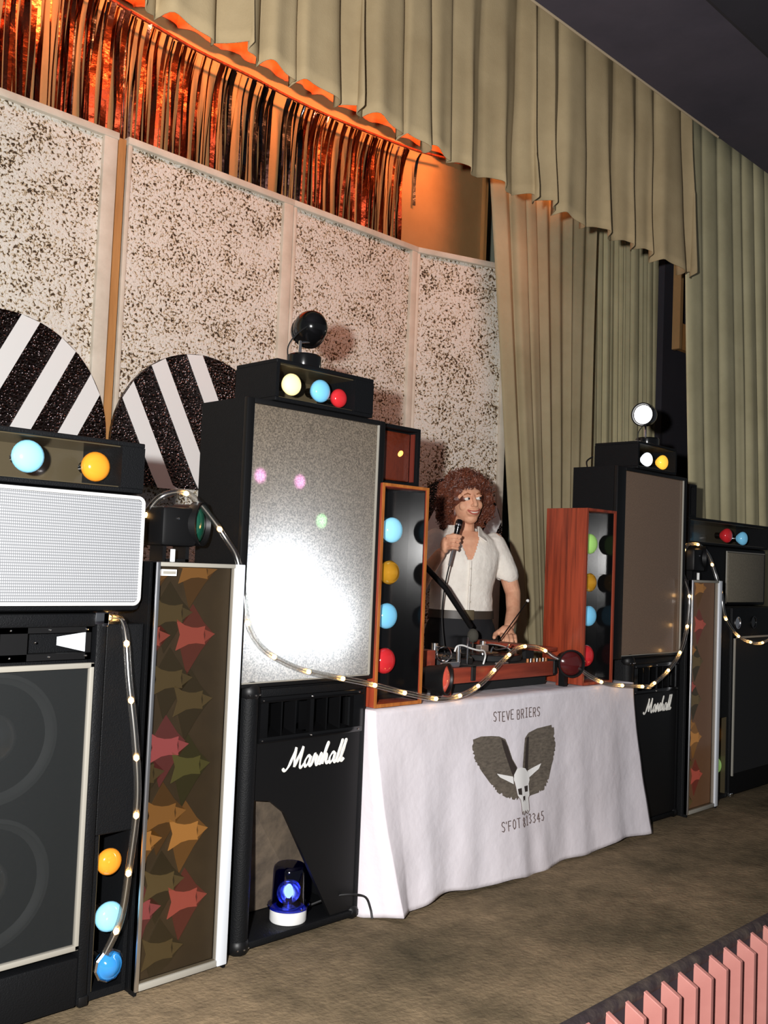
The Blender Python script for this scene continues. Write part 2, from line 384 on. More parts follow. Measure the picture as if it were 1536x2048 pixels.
# wooden bits in the gap between the curtains
t = thing('wooden_stand', (6.28, 3.4, 2.83), 'pale wooden board and post hanging in the dark gap between the curtains', 'stand')
box('board', TAN, t, 6.35, 6.68, 3.40, 3.44, 2.83, 3.02); box('post', HARDBOARD, t, 6.315, 6.355, 3.40, 3.46, 2.83, 4.4); box('post', GREYTRIM, t, 6.39, 6.43, 3.46, 3.50, 2.85, 4.4)
struct(MB().box(6.35, 7.6, 3.55, 3.6, 0, 4.2).build('wall_wing', DARKWALL))

# ------------------------------------------------------------------ foil fringe on its rod
ROD = [(1.1, 3.78), (2.026, 3.670), (2.278, 3.644), (2.501, 3.626), (2.8, 3.624), (3.028, 3.614), (3.306, 3.612), (3.685, 3.63), (4.016, 3.655), (4.30, 3.698)]
rodp = spline([(x * 1.031, 4.02, 1.2 + (z - 1.2) * 1.031) for x, z in ROD], 6)
ff = thing('foil_fringe', (2.6, 3.93, 3.1), 'copper and black foil fringe hanging from a rod above the speckled panels', 'fringe')
MB().tube(rodp, .008, 8).build('rod', MAHOG, ff, smooth=True)
def rodz(x):
    for a, b in zip(rodp, rodp[1:]):
        if a.x <= x <= b.x: return a.z + (b.z - a.z) * (x - a.x) / (b.x - a.x)
    return rodp[-1].z
def fringe(name, m, spans, dens, short=None):
    bm = bmesh.new()
    for (xa, xb, d) in spans:
        x = xa
        while x < xb:
            wd = random.choice((.006, .008, .012, .018, .026)); top = rodz(x) - .005
            bot = short if short else 3.05 - random.uniform(0, .05)
            ph = random.uniform(0, 6.28); am = random.uniform(.001, .004); tw = random.uniform(-.7, .7); yb = 4.078 + random.uniform(-.012, .012); n = 14; prev = None
            lean = random.uniform(-.015, .015)
            for i in range(n + 1):
                t_ = i / n; z = top + (bot - top) * t_
                crk = am * (2.4 - 1.6 * t_)
                cx = x + lean * t_ + crk * math.sin(ph + 5 * t_); yy = yb + crk * math.cos(ph * 1.7 + 7 * t_) - .05 * math.exp(-9 * t_)
                a = tw + .9 * math.sin(ph + 4 * t_) * math.exp(-2 * t_); dx, dy = wd / 2 * math.cos(a), wd / 2 * math.sin(a)
                cur = (bm.verts.new((cx - dx, yy - dy, z)), bm.verts.new((cx + dx, yy + dy, z)))
                if prev: f = bm.faces.new((prev[0], prev[1], cur[1], cur[0])); f.smooth = True
                prev = cur
            x += wd * random.uniform(.35, 1.5) / d + (random.uniform(.01, .035) if random.random() < .13 else 0)
    b = MB(); b.bm.free(); b.bm = bm; o = b.build(name, m, ff, wn=False); o['kind'] = 'stuff'; return o
fringe('copper_fringe', COPPER, [(1.5, 2.74, 1.0), (3.29, 4.10, 1.15)], 1)
fringe('black_fringe', BLACKFOIL, [(2.72, 3.07, 1.25), (3.155, 3.29, 1.5), (1.95, 2.68, .12)], 1)
fringe('loose_strand', BLACKFOIL, [(4.21, 4.22, 1)], 1, short=3.42)

# ------------------------------------------------------------------ striped discs on the panels
def disc(cx, cz, r_, zcut, ndir, offs, wd, label, y=3.955, xf=None):
    d = thing('striped_disc', (cx, 4.0, zcut), label, 'wall disc', 'striped foil discs on the back panels')
    n = 96; pts = []
    for i in range(n):
        a = 6.28318 * i / n; x, z = cx + r_ * math.cos(a), cz + r_ * math.sin(a)
        if z >= zcut: pts.append((x, z))
    h = math.sqrt(max(r_ ** 2 - (cz - zcut) ** 2, 0)); k0 = next((i for i, p in enumerate(pts) if p[1] > zcut), 0)
    # order: go round from the right end of the chord
    pts.sort(key=lambda p: (math.atan2(p[1] - cz, p[0] - cx) + math.pi / 2) % 6.28318)
    pts = [(cx - h, zcut)] * 0 + pts
    dd = MB().ext(pts, y, y + .02)
    def fin(b, nm, m):
        if xf: bmesh.ops.transform(b.bm, matrix=xf, verts=b.bm.verts[:])
        return b.build(nm, m, d)
    fin(dd, 'disc', FOIL)
    nx, nz = ndir; tx, tz = -nz, nx
    for o_ in offs:
        poly = []
        c0 = o_ - (nx * cx + nz * cz)
        for s in (c0 - wd / 2, c0 + wd / 2):
            hh = math.sqrt(max((r_ - .001) ** 2 - s * s, 0)); seg = []
            for q in [i / 10 * 2 - 1 for i in range(11)]:
                x, z = cx + nx * s + tx * hh * q, cz + nz * s + tz * hh * q
                seg.append((x, z))
            poly.append(seg)
        b = MB(); va = []
        for seg in poly: va.append([b.bm.verts.new((x, y - .002, max(z, zcut))) for x, z in seg])
        for i in range(10): b.bm.faces.new((va[0][i], va[1][i], va[1][i + 1], va[0][i + 1]))
        bmesh.ops.dissolve_degenerate(b.bm, dist=.0005, edges=b.bm.edges[:])
        g = bmesh.ops.extrude_face_region(b.bm, geom=b.bm.faces[:]); bmesh.ops.translate(b.bm, vec=(0, .002, 0), verts=[v for v in g['geom'] if isinstance(v, bmesh.types.BMVert)])
        fin(b, 'stripe', WHITE)
disc(1.665, 1.71, .482, 1.45, (.895, -.446), (.42, .613, .807, .997), .082, 'striped foil disc on the panel above the silver-fronted amplifier')
disc(2.65, 1.70, .478, 1.51, (.889, .458), (2.888, 3.094, 3.301), .085, 'striped foil disc partly hidden by the big screen tower')
mtx4 = Matrix.Translation((4.166, 4.0, 0)) @ Matrix.Rotation(A4, 4, 'Z') @ Matrix.Translation((0, -4.0, 0))
disc(.33, 1.42, .325, 1.06, (.88, -.47), (-.53, -.35, -.17, .01), .085, 'striped foil disc on the panel behind the man\'s head', xf=mtx4)

# ------------------------------------------------------------------ lamps and lamp boxes
def bulb(parent, x, y, z, r_, m, neckmat=None, axis=(0, 1, 0), crown=False):
    """reflector lamp facing the audience, with its neck behind"""
    pr = [(0, -.34), (.4, -.30), (.72, -.18), (.93, .02), (1, .25), (.95, .48), (.72, .85), (.45, 1.15)] if not crown else [(0, -.55), (.3, -.5), (.62, -.32), (.72, -.2), (.85, -.15), (1, .1), (.97, .35), (.72, .8), (.42, 1.15)]
    o = MB().lathe((x, y, z), axis, [(a * r_, h * r_) for a, h in pr], 24).build('bulb', m, parent, smooth=True)
    MB().lathe((x, y, z), axis, [(.45 * r_, 1.13 * r_), (.40 * r_, 1.5 * r_), (.42 * r_, 1.9 * r_), (0, 1.9 * r_)], 16).build('neck', neckmat or CHROME, o, smooth=True)
    return o
BRONZE = mat('bronze_lining', C(72, 64, 48), .25, bump=(6, .15, .01), coat=.3)
def lampbox(label, x0, x1, y0, y1, z0, z1, lamps, rx1=None, group=None, cat='lamp box'):
    """open-fronted case with a shiny lining; solid to the right of rx1"""
    t = thing('lamp_box', ((x0 + x1) / 2, (y0 + y1) / 2, z0), label, cat, group)
    e = .013; rx1 = rx1 or x1 - e
    b = MB().box(x0, x1, y0, y1, z1 - e, z1, bev=.003).box(x0, x1, y0, y1, z0, z0 + e, bev=.003).box(x0, x1, y1 - e, y1, z0 + e, z1 - e).box(x0, x0 + e, y0, y1 - e, z0 + e, z1 - e).box(rx1, x1, y0, y1 - e, z0 + e, z1 - e)
    b.build('case', TOLEX, t)
    MB().box(x0 + e, rx1, y1 - e - .004, y1 - e, z0 + e, z1 - e).box(x0 + e, rx1, y0 + .012, y1 - e - .004, z0 + e, z0 + e + .003).box(x0 + e, rx1, y0 + .012, y1 - e - .004, z1 - e - .003, z1 - e).build('lining', BRONZE, t)
    for (x, y, z, r_, m) in lamps: bulb(t, x, y, z, r_, m)
    return t
WARMNECK = mat('lit_neck', (1, .9, .7, 1), .3, emit=(1, .85, .6, 1), es=1.2)

# left loudspeaker pile: bass cabinet, silver amplifier, lamp box
t = thing('speaker_cabinet', (1.0, 2.5, 0), 'black two-cone speaker cabinet with grey-edged grille under the silver-fronted amplifier', 'speaker')
MB().box(.70, 1.315, 2.40, 2.80, .012, 1.035, bev=.012).build('cabinet', TOLEX, t, smooth=True)
MB().box(.70, .73, 2.355, 2.41, .012, 1.035, bev=.006).box(1.285, 1.315, 2.355, 2.41, .012, 1.035, bev=.006).box(.73, 1.285, 2.355, 2.41, 1.0, 1.035, bev=.006).box(.73, 1.285, 2.355, 2.41, .012, .14, bev=.006).build('front_edge', TOLEX, t, smooth=True)
hp = MB()
for a, b2 in ((.745, 1.00), (1.03, 1.275)):     # plate with two horn mouths
    hp.box(a, a + .06 if a < .9 else 1.10, 2.365, 2.40, .915, 1.0).box(b2 - .015, b2, 2.365, 2.40, .915, 1.0).box(a, b2, 2.365, 2.40, .985, 1.0).box(a, b2, 2.365, 2.40, .915, .932)
hp.build('horn_plate', BLACK, t)
LITHORN = mat('lit_horn_wall', C(190, 196, 200), .4)  # light falling inside the horn, painted as a pale wall
for x1 in (1.26,):
    b = MB(); b._add([(1.195, 2.398, .950), (1.195, 2.398, .972), (x1, 2.368, .985), (x1, 2.368, .934)], [(0, 1, 2, 3)])
    b._add([(1.195, 2.3985, .950), (1.195, 2.3985, .972), (x1, 2.3695, .985), (x1, 2.3695, .934)], [(3, 2, 1, 0)]); b.build('lit_horn_wall', LITHORN, t)
for x, z in ((1.055, .993), (1.16, .993), (1.262, .993), (1.055, .924), (1.16, .924), (1.262, .924), (1.12, .962)):
    MB().ball((x, 2.363, z), .0035, 1).build('screw', CHROME, t)
for z in (.72, .36):
    MB().lathe((1.04, 2.398, z), (0, -1, 0), [(.165, .0), (.165, .012), (.155, .014), (.15, .004), (.085, -.03), (.07, -.03)], 40).build('cone', mat('cone_paper', C(84, 86, 86), .6) if 'cone_paper' not in MATS else MATS['cone_paper'], t, smooth=True)
    MB().lathe((1.04, 2.398, z), (0, -1, 0), [(.072, -.03), (.066, -.005), (.045, .012), (0, .02)], 32).build('dust_cap', ALU, t, smooth=True)
MB().box(.735, 1.283, 2.371, 2.374, .165, .895).build('grille_cloth', BLACKMESH, t)
MB().box(.73, 1.29, 2.36, 2.376, .890, .905, bev=.003).box(.73, 1.29, 2.36, 2.376, .155, .170, bev=.003).box(1.274, 1.29, 2.36, 2.376, .155, .905, bev=.003).build('grille_edge', GREYTRIM, t, smooth=True)
MB().box(1.278, 1.318, 2.352, 2.36, 1.006, 1.038, bev=.003).box(1.300, 1.318, 2.352, 2.39, 1.0, 1.038, bev=.003).build('corner', CHROME, t, smooth=True)
MB().box(1.290, 1.318, 2.352, 2.37, .008, .035, bev=.004).build('corner', BLACK, t, smooth=True)
t = thing('amplifier', (1.0, 2.5, 1.036), 'amplifier with silver grille cloth and white piping at the left edge', 'amplifier')
MB().box(.60, 1.425, 2.37, 2.70, 1.037, 1.362, bev=.02).build('case', TOLEX, t, smooth=True)
def rrect(x0, x1, z0, z1, r_, n=6):
    out = []
    for cx, cz, a0 in ((x1 - r_, z1 - r_, 0), (x0 + r_, z1 - r_, 90), (x0 + r_, z0 + r_, 180), (x1 - r_, z0 + r_, 270)):
        for i in range(n + 1): a = R(a0 + 90 * i / n); out.append((cx + r_ * math.cos(a), cz + r_ * math.sin(a)))
    return out
MB().ext(rrect(.62, 1.402, 1.066, 1.346, .014), 2.358, 2.372).build('grille_cloth', SILVERCLOTH, t)
rp = rrect(.615, 1.408, 1.06, 1.352, .018); MB().tube([(x, 2.359, z) for x, z in rp] + [(rp[0][0], 2.359, rp[0][1])], .005, 8, caps=False).build('piping', WHITE, t, smooth=True)
lampbox('open lamp box with pale blue and orange lamps on the silver-fronted amplifier', .60, 1.405, 2.362, 2.60, 1.364, 1.503,
        [(.93, 2.42, 1.436, .042, B_WHITE), (1.093, 2.40, 1.438, .043, B_ICE), (1.284, 2.40, 1.430, .041, B_ORANGE)], rx1=1.335)
# tall narrow lamp cabinet beside it
t = thing('lamp_cabinet', (1.39, 2.45, 0), 'narrow black floor cabinet with orange, pale blue and deep blue lamps', 'lamp box')
MB().box(1.322, 1.437, 2.372, 2.60, .44, 1.005, bev=.004).box(1.322, 1.334, 2.372, 2.60, .01, .44).box(1.425, 1.437, 2.372, 2.60, .01, .44).box(1.334, 1.425, 2.372, 2.60, .01, .03).box(1.334, 1.425, 2.55, 2.60, .03, .44).build('cabinet', TOLEX, t)
MB().box(1.334, 1.425, 2.54, 2.55, .03, .44).box(1.334, 1.338, 2.376, 2.54, .03, .44).build('lining', BRONZE, t)
bulb(t, 1.381, 2.385, .358, .036, B_ORANGE); bulb(t, 1.385, 2.375, .213, .040, B_ICE); bulb(t, 1.388, 2.375, .085, .040, B_DEEP, crown=True)
MB().lathe((1.388, 2.375, .085), (0, 1, 0), [(.040, -.004), (.045, .0), (.045, .008), (.040, .012)], 10).build('rim', CHROME, t)

# ------------------------------------------------------------------ prism light columns
PCOL = {'a': (.80, .36, .09, 1), 'o': (.36, .25, .10, 1), 'r': (.66, .13, .10, 1), 'p': (.64, .13, .15, 1), 'g': (.30, .28, .08, 1)}
PM = {}
def pmat(c, lv):
    k = (c, round(lv, 1))
    if k not in PM: PM[k] = mat('prism_%s_%d' % (c, round(lv * 10)), (.02, .018, .015, 1), .4, emit=PCOL[c], es=lv)
    return PM[k]
COLBACK = mat('column_back', C(74, 64, 50), .5, var=(4, C(52, 46, 38), .3, .7), emit=C(74, 62, 48), es=.22)
COLBACK2 = mat('column_back_brown', C(112, 82, 62), .5, var=(4, C(86, 66, 52), .3, .7), emit=C(126, 92, 70), es=.45)
def prism_column(label, x0, x1, prisms, back, glow, pw, dx=0.):
    t = thing('prism_light_column', ((x0 + x1) / 2, 2.43, 0), label, 'light column', 'prism light columns')
    y0, y1, H = 2.332, 2.53, 1.178
    MB().box(x0, x1, y0 + .03, y1, .0, H, bev=.004).box(x0, x0 + .008, y0 + .004, y0 + .03, 0, H).box(x1 - .008, x1, y0 + .004, y0 + .03, 0, H).build('case', TOLEX, t)
    gx0, gx1 = x0 + .012, x1 - .034
    MB().box(gx0, gx1, y0 + .024, y0 + .0295, .03, H - .012).build('back_sheet', back, t)
    # frame: broad strip on the right, coloured as if catching the flash, thin edges elsewhere
    fr = MB().box(x1 - .034, x1, y0 - .004, y0 + .022, .012, H, bev=.003).build('frame_strip', FLASHSTRIP, t, smooth=True)
    MB().box(x0, gx0, y0 - .002, y0 + .022, .012, H, bev=.002).build('frame_strip', ALU, t, smooth=True)
    MB().box(gx0, gx1, y0 - .002, y0 + .022, H - .012, H, bev=.002).build('frame_strip', GREYTRIM, t, smooth=True)
    MB().box(gx0, gx1, y0 - .002, y0 + .022, .012, .030, bev=.002).build('frame_strip', GREYTRIM, t, smooth=True)
    for (x, z, c, lv) in prisms:
        x += dx
        def clip(p): return [(min(max(a, gx0 + .001), gx1 - .001), min(max(b2, .032), H - .014)) for a, b2 in p]
        def sheet(b, p, y):
            p = clip(p); q = []
            for v in p:
                if not q or (abs(q[-1][0] - v[0]) + abs(q[-1][1] - v[1])) > .002: q.append(v)
            if len(q) > 2 and abs(q[0][0] - q[-1][0]) + abs(q[0][1] - q[-1][1]) < .002: q.pop()
            if len(q) > 2 and abs(sum(q[i][0] * q[(i + 1) % len(q)][1] - q[(i + 1) % len(q)][0] * q[i][1] for i in range(len(q)))) > 1e-5: b.ext(q, y, y + .003)
        s_ = pw
        P = lambda u, v: (x + u * s_, z + v * s_)
        kite = MB(); sheet(kite, [P(0, 0), P(-.035, .032), P(-.073, .082), P(-.090, .055), P(-.105, .03), P(-.108, -.03), P(-.096, -.07), P(-.083, -.108), P(-.040, -.045)], y0 + .0195)
        if kite.bm.faces: k = kite.build('prism', pmat(c, lv * glow * .30), t)
        else: kite.bm.free(); continue
        star = MB(); sheet(star, [P(-.126, .042), P(-.10, .026), P(-.075, .019), P(-.055, .018), P(-.033, .022), P(-.037, .0), P(-.031, -.028), P(-.06, -.024), P(-.085, -.026), P(-.124, -.042), P(-.112, .0)], y0 + .015)
        if star.bm.faces: star.build('star', pmat(c, lv * glow), k)
        else: star.bm.free()
        tip = MB(); sheet(tip, [P(0, 0), P(-.034, .013), P(-.030, -.004), P(-.033, -.021)], y0 + .014)
        if tip.bm.faces: tip.build('tip', pmat(c, lv * glow * .8), k)
        else: tip.bm.free()
    MB().box(gx0 - .002, gx1 + .002, y0 + .004, y0 + .006, .02, H - .006).build('glass', GLASS, t)
    for z in (.98, .40): MB().box(x1, x1 + .006, y0 + .04, y0 + .075, z, z + .04, bev=.002).build('catch', CHROME, t)
    return t
PRI = [(1.656, 1.162, 'a', .55), (1.492, 1.141, 'a', .4), (1.578, 1.037, 'o', .4), (1.658, .973, 'r', .9), (1.507, .973, 'r', .9), (1.588, .851, 'o', .4), (1.661, .787, 'o', .45), (1.587, .663, 'p', 1), (1.664, .601, 'g', .5), (1.512, .595, 'o', .3), (1.589, .476, 'a', .6), (1.667, .414, 'a', 1), (1.514, .411, 'a', 1), (1.595, .286, 'o', .5), (1.675, .224, 'r', 1), (1.522, .223, 'p', .9), (1.601, .099, 'o', .45)]
PRR = [(4.704, 1.14, 'a', .6), (4.708, .954, 'r', 1), (4.61, .826, 'a', .6), (4.687, .766, 'o', .5), (4.612, .643, 'r', .9), (4.679, .574, 'o', .5), (4.608, .454, 'a', .7), (4.688, .383, 'a', .9), (4.6, .262, 'o', .5), (4.706, .193, 'r', 1), (4.609, .069, 'o', .4)]
pc1 = prism_column('tall silver-edged prism light column in front of the big glowing screen tower', 1.443, 1.744, PRI, COLBACK, .75, 1.05)
box('badge', WHITE, pc1, 1.458, 1.505, 2.328, 2.333, 1.140, 1.158); box('badge_print', GREYTRIM, pc1, 1.461, 1.502, 2.3272, 2.3285, 1.145, 1.153)
pc2 = prism_column('tall silver-edged prism light column at the right, brownish front', 4.525, 4.846, PRR, COLBACK2, .6, .95)

# effects projectors standing on the columns
def projector(label, x, y, z, flip):
    t = thing('effects_projector', (x, y, z), label, 'projector', 'effects projectors on the prism columns')
    MB().box(x - .09, x + .03, y - .045, y + .075, z + .045, z + .16, bev=.012).build('housing', BLACK, t, smooth=True)
    MB().lathe((x + .05, y - .01, z + .115), (.55, -.83, 0), [(.0, -.07), (.058, -.07), (.058, -.01), (.066, -.01), (.066, .02), (.060, .02), (.056, .005)], 28).build('barrel', BLACK, t, smooth=True)
    MB().lathe((x + .05, y - .01, z + .115), (.55, -.83, 0), [(0, .018), (.03, .014), (.056, .003)], 24).build('lens', GREENGLASS if not flip else REDGLASS, t, smooth=True)
    MB().box(x - .06, x + .02, y - .02, y + .05, z, z + .008).box(x - .07, x - .058, y - .02, y + .05, z, z + .07).box(x + .008, x + .02, y - .02, y + .05, z, z + .07).build('bracket', BLACK, t)
    MB().cyl((x - .055, y - .05, z + .0), (x - .055, y - .05, z + .036), .0075, .0075, 12).build('foot_knob', WHITE, t, smooth=True)
    MB().ball((x - .04, y - .047, z + .125), .005, 1).build('screw', CHROME, t)
    return t
GREENGLASS = mat('green_lens', (.01, .10, .06, 1), .05, coat=1)
REDGLASS = mat('red_lens', (.10, .01, .012, 1), .05, coat=1)
projector('black effects projector with green lens under the looped rope light at left', 1.59, 2.45, 1.179, 0)
projector('black effects projector on the brownish prism column at right', 4.77, 2.45, 1.179, 1)

# ------------------------------------------------------------------ big screen towers
LOGO_STROKES = [[(-.35, .15), (-.1, -.1), (.2, .25), (.42, 1.0), (.62, 1.95)], [(.62, 1.95), (.66, 1.0), (.78, .15)], [(.78, .15), (1.05, 1.0), (1.34, 1.95)], [(1.34, 1.95), (1.30, .9), (1.36, .2), (1.52, 0), (1.72, .3)],
                [(2.28, .85), (2.05, 1.0), (1.8, .5), (1.95, .02), (2.2, .35), (2.34, .95)], [(2.34, .95), (2.28, .25), (2.42, .0), (2.6, .25)],
                [(2.6, .25), (2.76, 1.1), (2.86, .88), (3.02, .9)], [(3.02, .9), (2.96, .3), (3.08, 0), (3.22, .2)],
                [(3.22, .2), (3.44, 1.1), (3.54, .5), (3.48, .08), (3.3, .08)], [(3.55, .15), (3.8, .9), (3.98, 1.75), (3.92, 2.0), (3.8, 1.6), (3.72, .02)], [(3.74, .3), (3.92, .92), (4.06, .85), (4.04, .25), (4.18, 0), (4.34, .22)],
                [(4.88, .85), (4.65, 1.0), (4.4, .5), (4.55, .02), (4.8, .35), (4.94, .95)], [(4.94, .95), (4.88, .25), (5.02, 0), (5.18, .22)],
                [(5.18, .22), (5.42, 1.2), (5.52, 1.9), (5.44, 2.02), (5.34, 1.5), (5.28, .3), (5.38, .0), (5.56, .25)], [(5.56, .25), (5.82, 1.2), (5.92, 1.9), (5.84, 2.02), (5.74, 1.5), (5.68, .3), (5.78, 0), (5.98, .3)]]
def logo(parent, x0, y, z0, sx, sz, lean=.18):
    b = MB()
    for st in LOGO_STROKES:
        pts = spline([(x0 + (x + .35 + lean * z) * sx, y, z0 + z * sz) for x, z in st], 5)
        b.tube(pts, [.0045 + .0012 * math.sin(i * .6) for i in range(len(pts))], 6)
    for v in b.bm.verts: v.co.y = y + (v.co.y - y) * .5
    o = b.build('logo', LOGO, parent, smooth=True); o['label'] = 'white script lettering'; return o

def bass_cab(label, x0, x1, port):
    y0, y1, H = 2.372, 2.72, .80
    t = thing('bass_cabinet', ((x0 + x1) / 2, 2.55, 0), label, 'speaker', 'script-lettered bass cabinets under the towers')
    e = .022; fx0, fx1 = x0 + .062, x1 - .02
    MB().box(x0 + .01, x1, y0 + .01, y1, H - e, H, bev=.006).box(x0, x0 + e, y0 + .02, y1, .01, H, bev=.004).box(x1 - e, x1, y0 + .01, y1, .01, H, bev=.004).box(x0 + .01, x1, y0 + .004, y1, .01, .032, bev=.004).box(x0 + e, x1 - e, y1 - e, y1, .03, H - e).build('cabinet', TOLEX, t, smooth=True)
    MB().tube([(x0 + .032, y0 + .026, .012), (x0 + .032, y0 + .026, H - .004)], .031, 20).build('corner_post', TOLEX, t, smooth=True)
    MB().box(fx0, fx1, y0 + .002, y0 + .03, H - .03, H - .004, bev=.004).build('top_rail', TOLEX, t, smooth=True)
    # front baffle, cut away at the lower left for the folded horn
    if port: pts = [(fx0, .628), (fx1, .628), (fx1, .034), (fx0 + .335, .034), (fx0 + .12, .40), (fx0 + .06, .445), (fx0, .455)]
    else: pts = [(fx0, .628), (fx1, .628), (fx1, .034), (fx0, .034)]
    MB().ext(pts, y0 + .012, y0 + .026).build('baffle', BLACK, t)
    if port:
        b = MB(); b._add([(fx0 + .005, y0 + .05, .45), (fx0 + .36, y0 + .14, .45), (fx0 + .36, y0 + .20, .034), (fx0 + .005, y0 + .20, .034)], [(0, 1, 2, 3)])
        b._add([(fx0 + .005, y0 + .055, .45), (fx0 + .36, y0 + .145, .45), (fx0 + .36, y0 + .205, .034), (fx0 + .005, y0 + .205, .034)], [(3, 2, 1, 0)]); b.build('deflector', PLYWOOD, t)
    # horn strip with two flared mouths and vanes
    hb = MB().box(fx0, fx1, y0 + .002, y0 + .02, .752, .770, bev=.002).box(fx0, fx1, y0 + .002, y0 + .02, .628, .646, bev=.002).box(fx0, fx0 + .03, y0 + .002, y0 + .02, .646, .752).box(fx1 - .045, fx1, y0 + .002, y0 + .02, .646, .752)
    mid = (fx0 + fx1) / 2 - .01; hb.box(mid - .008, mid + .008, y0 + .002, y0 + .02, .646, .752); hb.build('horn_frame', GLOSSBLACK, t, smooth=True)
    MB().box(fx0, fx1, y0 + .075, y0 + .08, .64, .76).build('horn_throat', GLOSSBLACK, t)
    for a, c in ((fx0 + .03, mid - .008), (mid + .008, fx1 - .045)):
        for k in range(1, 3):
            x = a + (c - a) * k / 3; xm = (a + c) / 2; xb = xm + (x - xm) * .5
            b = MB(); b._add([(x - .003, y0 + .006, .646), (x + .003, y0 + .006, .646), (xb + .003, y0 + .075, .665), (xb - .003, y0 + .075, .665), (x - .003, y0 + .006, .752), (x + .003, y0 + .006, .752), (xb + .003, y0 + .075, .735), (xb - .003, y0 + .075, .735)],
                            [(0, 1, 2, 3), (4, 7, 6, 5), (0, 4, 5, 1), (1, 5, 6, 2), (2, 6, 7, 3), (3, 7, 4, 0)]); b.build('vane', GLOSSBLACK, t)
        b = MB(); b._add([(a, y0 + .004, .646), (c, y0 + .004, .646), ((a + c) / 2 + .025, y0 + .075, .67), ((a + c) / 2 - .025, y0 + .075, .67)], [(0, 1, 2, 3)]); b.build('horn_floor', GLOSSBLACK, t)
    for x, z in ((fx0 + .01, .76), (mid, .761), (fx1 - .02, .761), (fx0 + .01, .637), (mid, .637), (fx1 - .02, .637)): MB().ball((x, y0 + .001, z), .003, 1).build('screw', CHROME, t)
    for x in (x0 + .032, x1 - .018):
        for z in (.022, H - .012): MB().ball((x, y0 + .024, z), .036 if x < x0 + .1 else .026, 2).build('corner', BLACK, t, smooth=True)
    for z in (.02, H - .02):
        for dx in (-.02, 0.0, .02): MB().ball((x0 + .032 + dx, y0 - .010 + abs(dx) * .3, z), .004, 1).build('rivet', CHROME, t)
    logo(t, x0 + .165, y0 + .010, .535, .041, .034)
    return t
bass_cab('black bass cabinet with white script lettering holding the blue beacon', 1.800, 2.320, True)
bass_cab('black bass cabinet with white script lettering half hidden by the tablecloth\'s right end', 4.000, 4.512, False)

def screen_box(label, x0, x1, sx0, sx1, screen, lit):
    y0, y1, z0, z1 = 2.372, 2.615, .803, 1.692
    t = thing('screen_box', ((x0 + x1) / 2, 2.5, z0), label, 'light screen', 'big light screen boxes')
    e = .015
    MB().box(x0, x1, y0 + .02, y1, z1 - e, z1).box(x0, x1, y0 + .02, y1, z0, z0 + e).box(x0, x0 + e, y0 + .02, y1, z0 + e, z1 - e).box(x1 - e, x1, y0 + .02, y1, z0 + e, z1 - e).box(x0 + e, x1 - e, y1 - e, y1, z0 + e, z1 - e).build('case', TOLEX, t)
    sz0, sz1 = z0 + .012, z1 - .016
    MB().box(x0, sx0, y0, y0 + .02, z0, z1, bev=.003).box(sx1, x1, y0, y0 + .02, z0, z1, bev=.003).box(sx0, sx1, y0, y0 + .02, z0, sz0, bev=.002).box(sx0, sx1, y0, y0 + .02, sz1, z1, bev=.002).build('frame', BLACK, t, smooth=True)
    b = MB(); b._add([(sx0 - .004, y0 + .012, sz0 - .004), (sx1 + .004, y0 + .012, sz0 - .004), (sx1 + .004, y0 + .012, sz1 + .004), (sx0 - .004, y0 + .012, sz1 + .004)], [(0, 1, 2, 3)]); b.build('screen', screen, t)
    MB().box(sx1 - .004, sx1, y0 + .002, y0 + .010, sz0, sz1).box(sx0, sx1, y0 + .002, y0 + .010, sz0, sz0 + .003).build('screen_edge', GREYTRIM, t)
    return t
screen_box('tall black tower box with glowing frosted screen above the beacon', 1.755, 2.352, 1.783, 2.325, SCREEN, True)
screen_box('tall black tower box with bronze screen at the right', 3.866, 4.520, 3.938, 4.496, SCREEN2, False)
# the lamps inside the left screen box
lamp('screen_lamp', 'POINT', (1.925, 2.468, 1.075), 11, (.90, .96, 1.0), .02)
lamp('screen_lamp_low', 'POINT', (2.15, 2.475, .99), 2.2, (.92, .97, 1.0), .02)
for x, z, c in ((1.825, 1.46, (1, .35, .75)), (1.985, 1.455, (1, .35, .75)), (2.085, 1.335, (.35, 1, .35))):
    lamp('screen_spot', 'SPOT', (x + .03, 2.59, z + .03), 6, c, .004, (x, 2.384, z - .005), angle=R(15), blend=1.0)

lampbox('black lamp box with yellow, blue and red lamps on the glowing screen tower', 1.852, 2.276, 2.362, 2.575, 1.694, 1.827,
        [(1.953, 2.40, 1.763, .036, B_YELLOW), (2.073, 2.395, 1.760, .038, B_SKY), (2.150, 2.39, 1.747, .032, B_RED)], rx1=2.19)
lb2 = lampbox('black lamp box with white and yellow lamps on the bronze screen tower', 4.02, 4.39, 2.362, 2.60, 1.694, 1.825,
        [(4.170, 2.39, 1.752, .034, B_WHITE), (4.310, 2.385, 1.752, .036, bulbmat('amber_bulb', (1, .50, .05, 1), .9))])

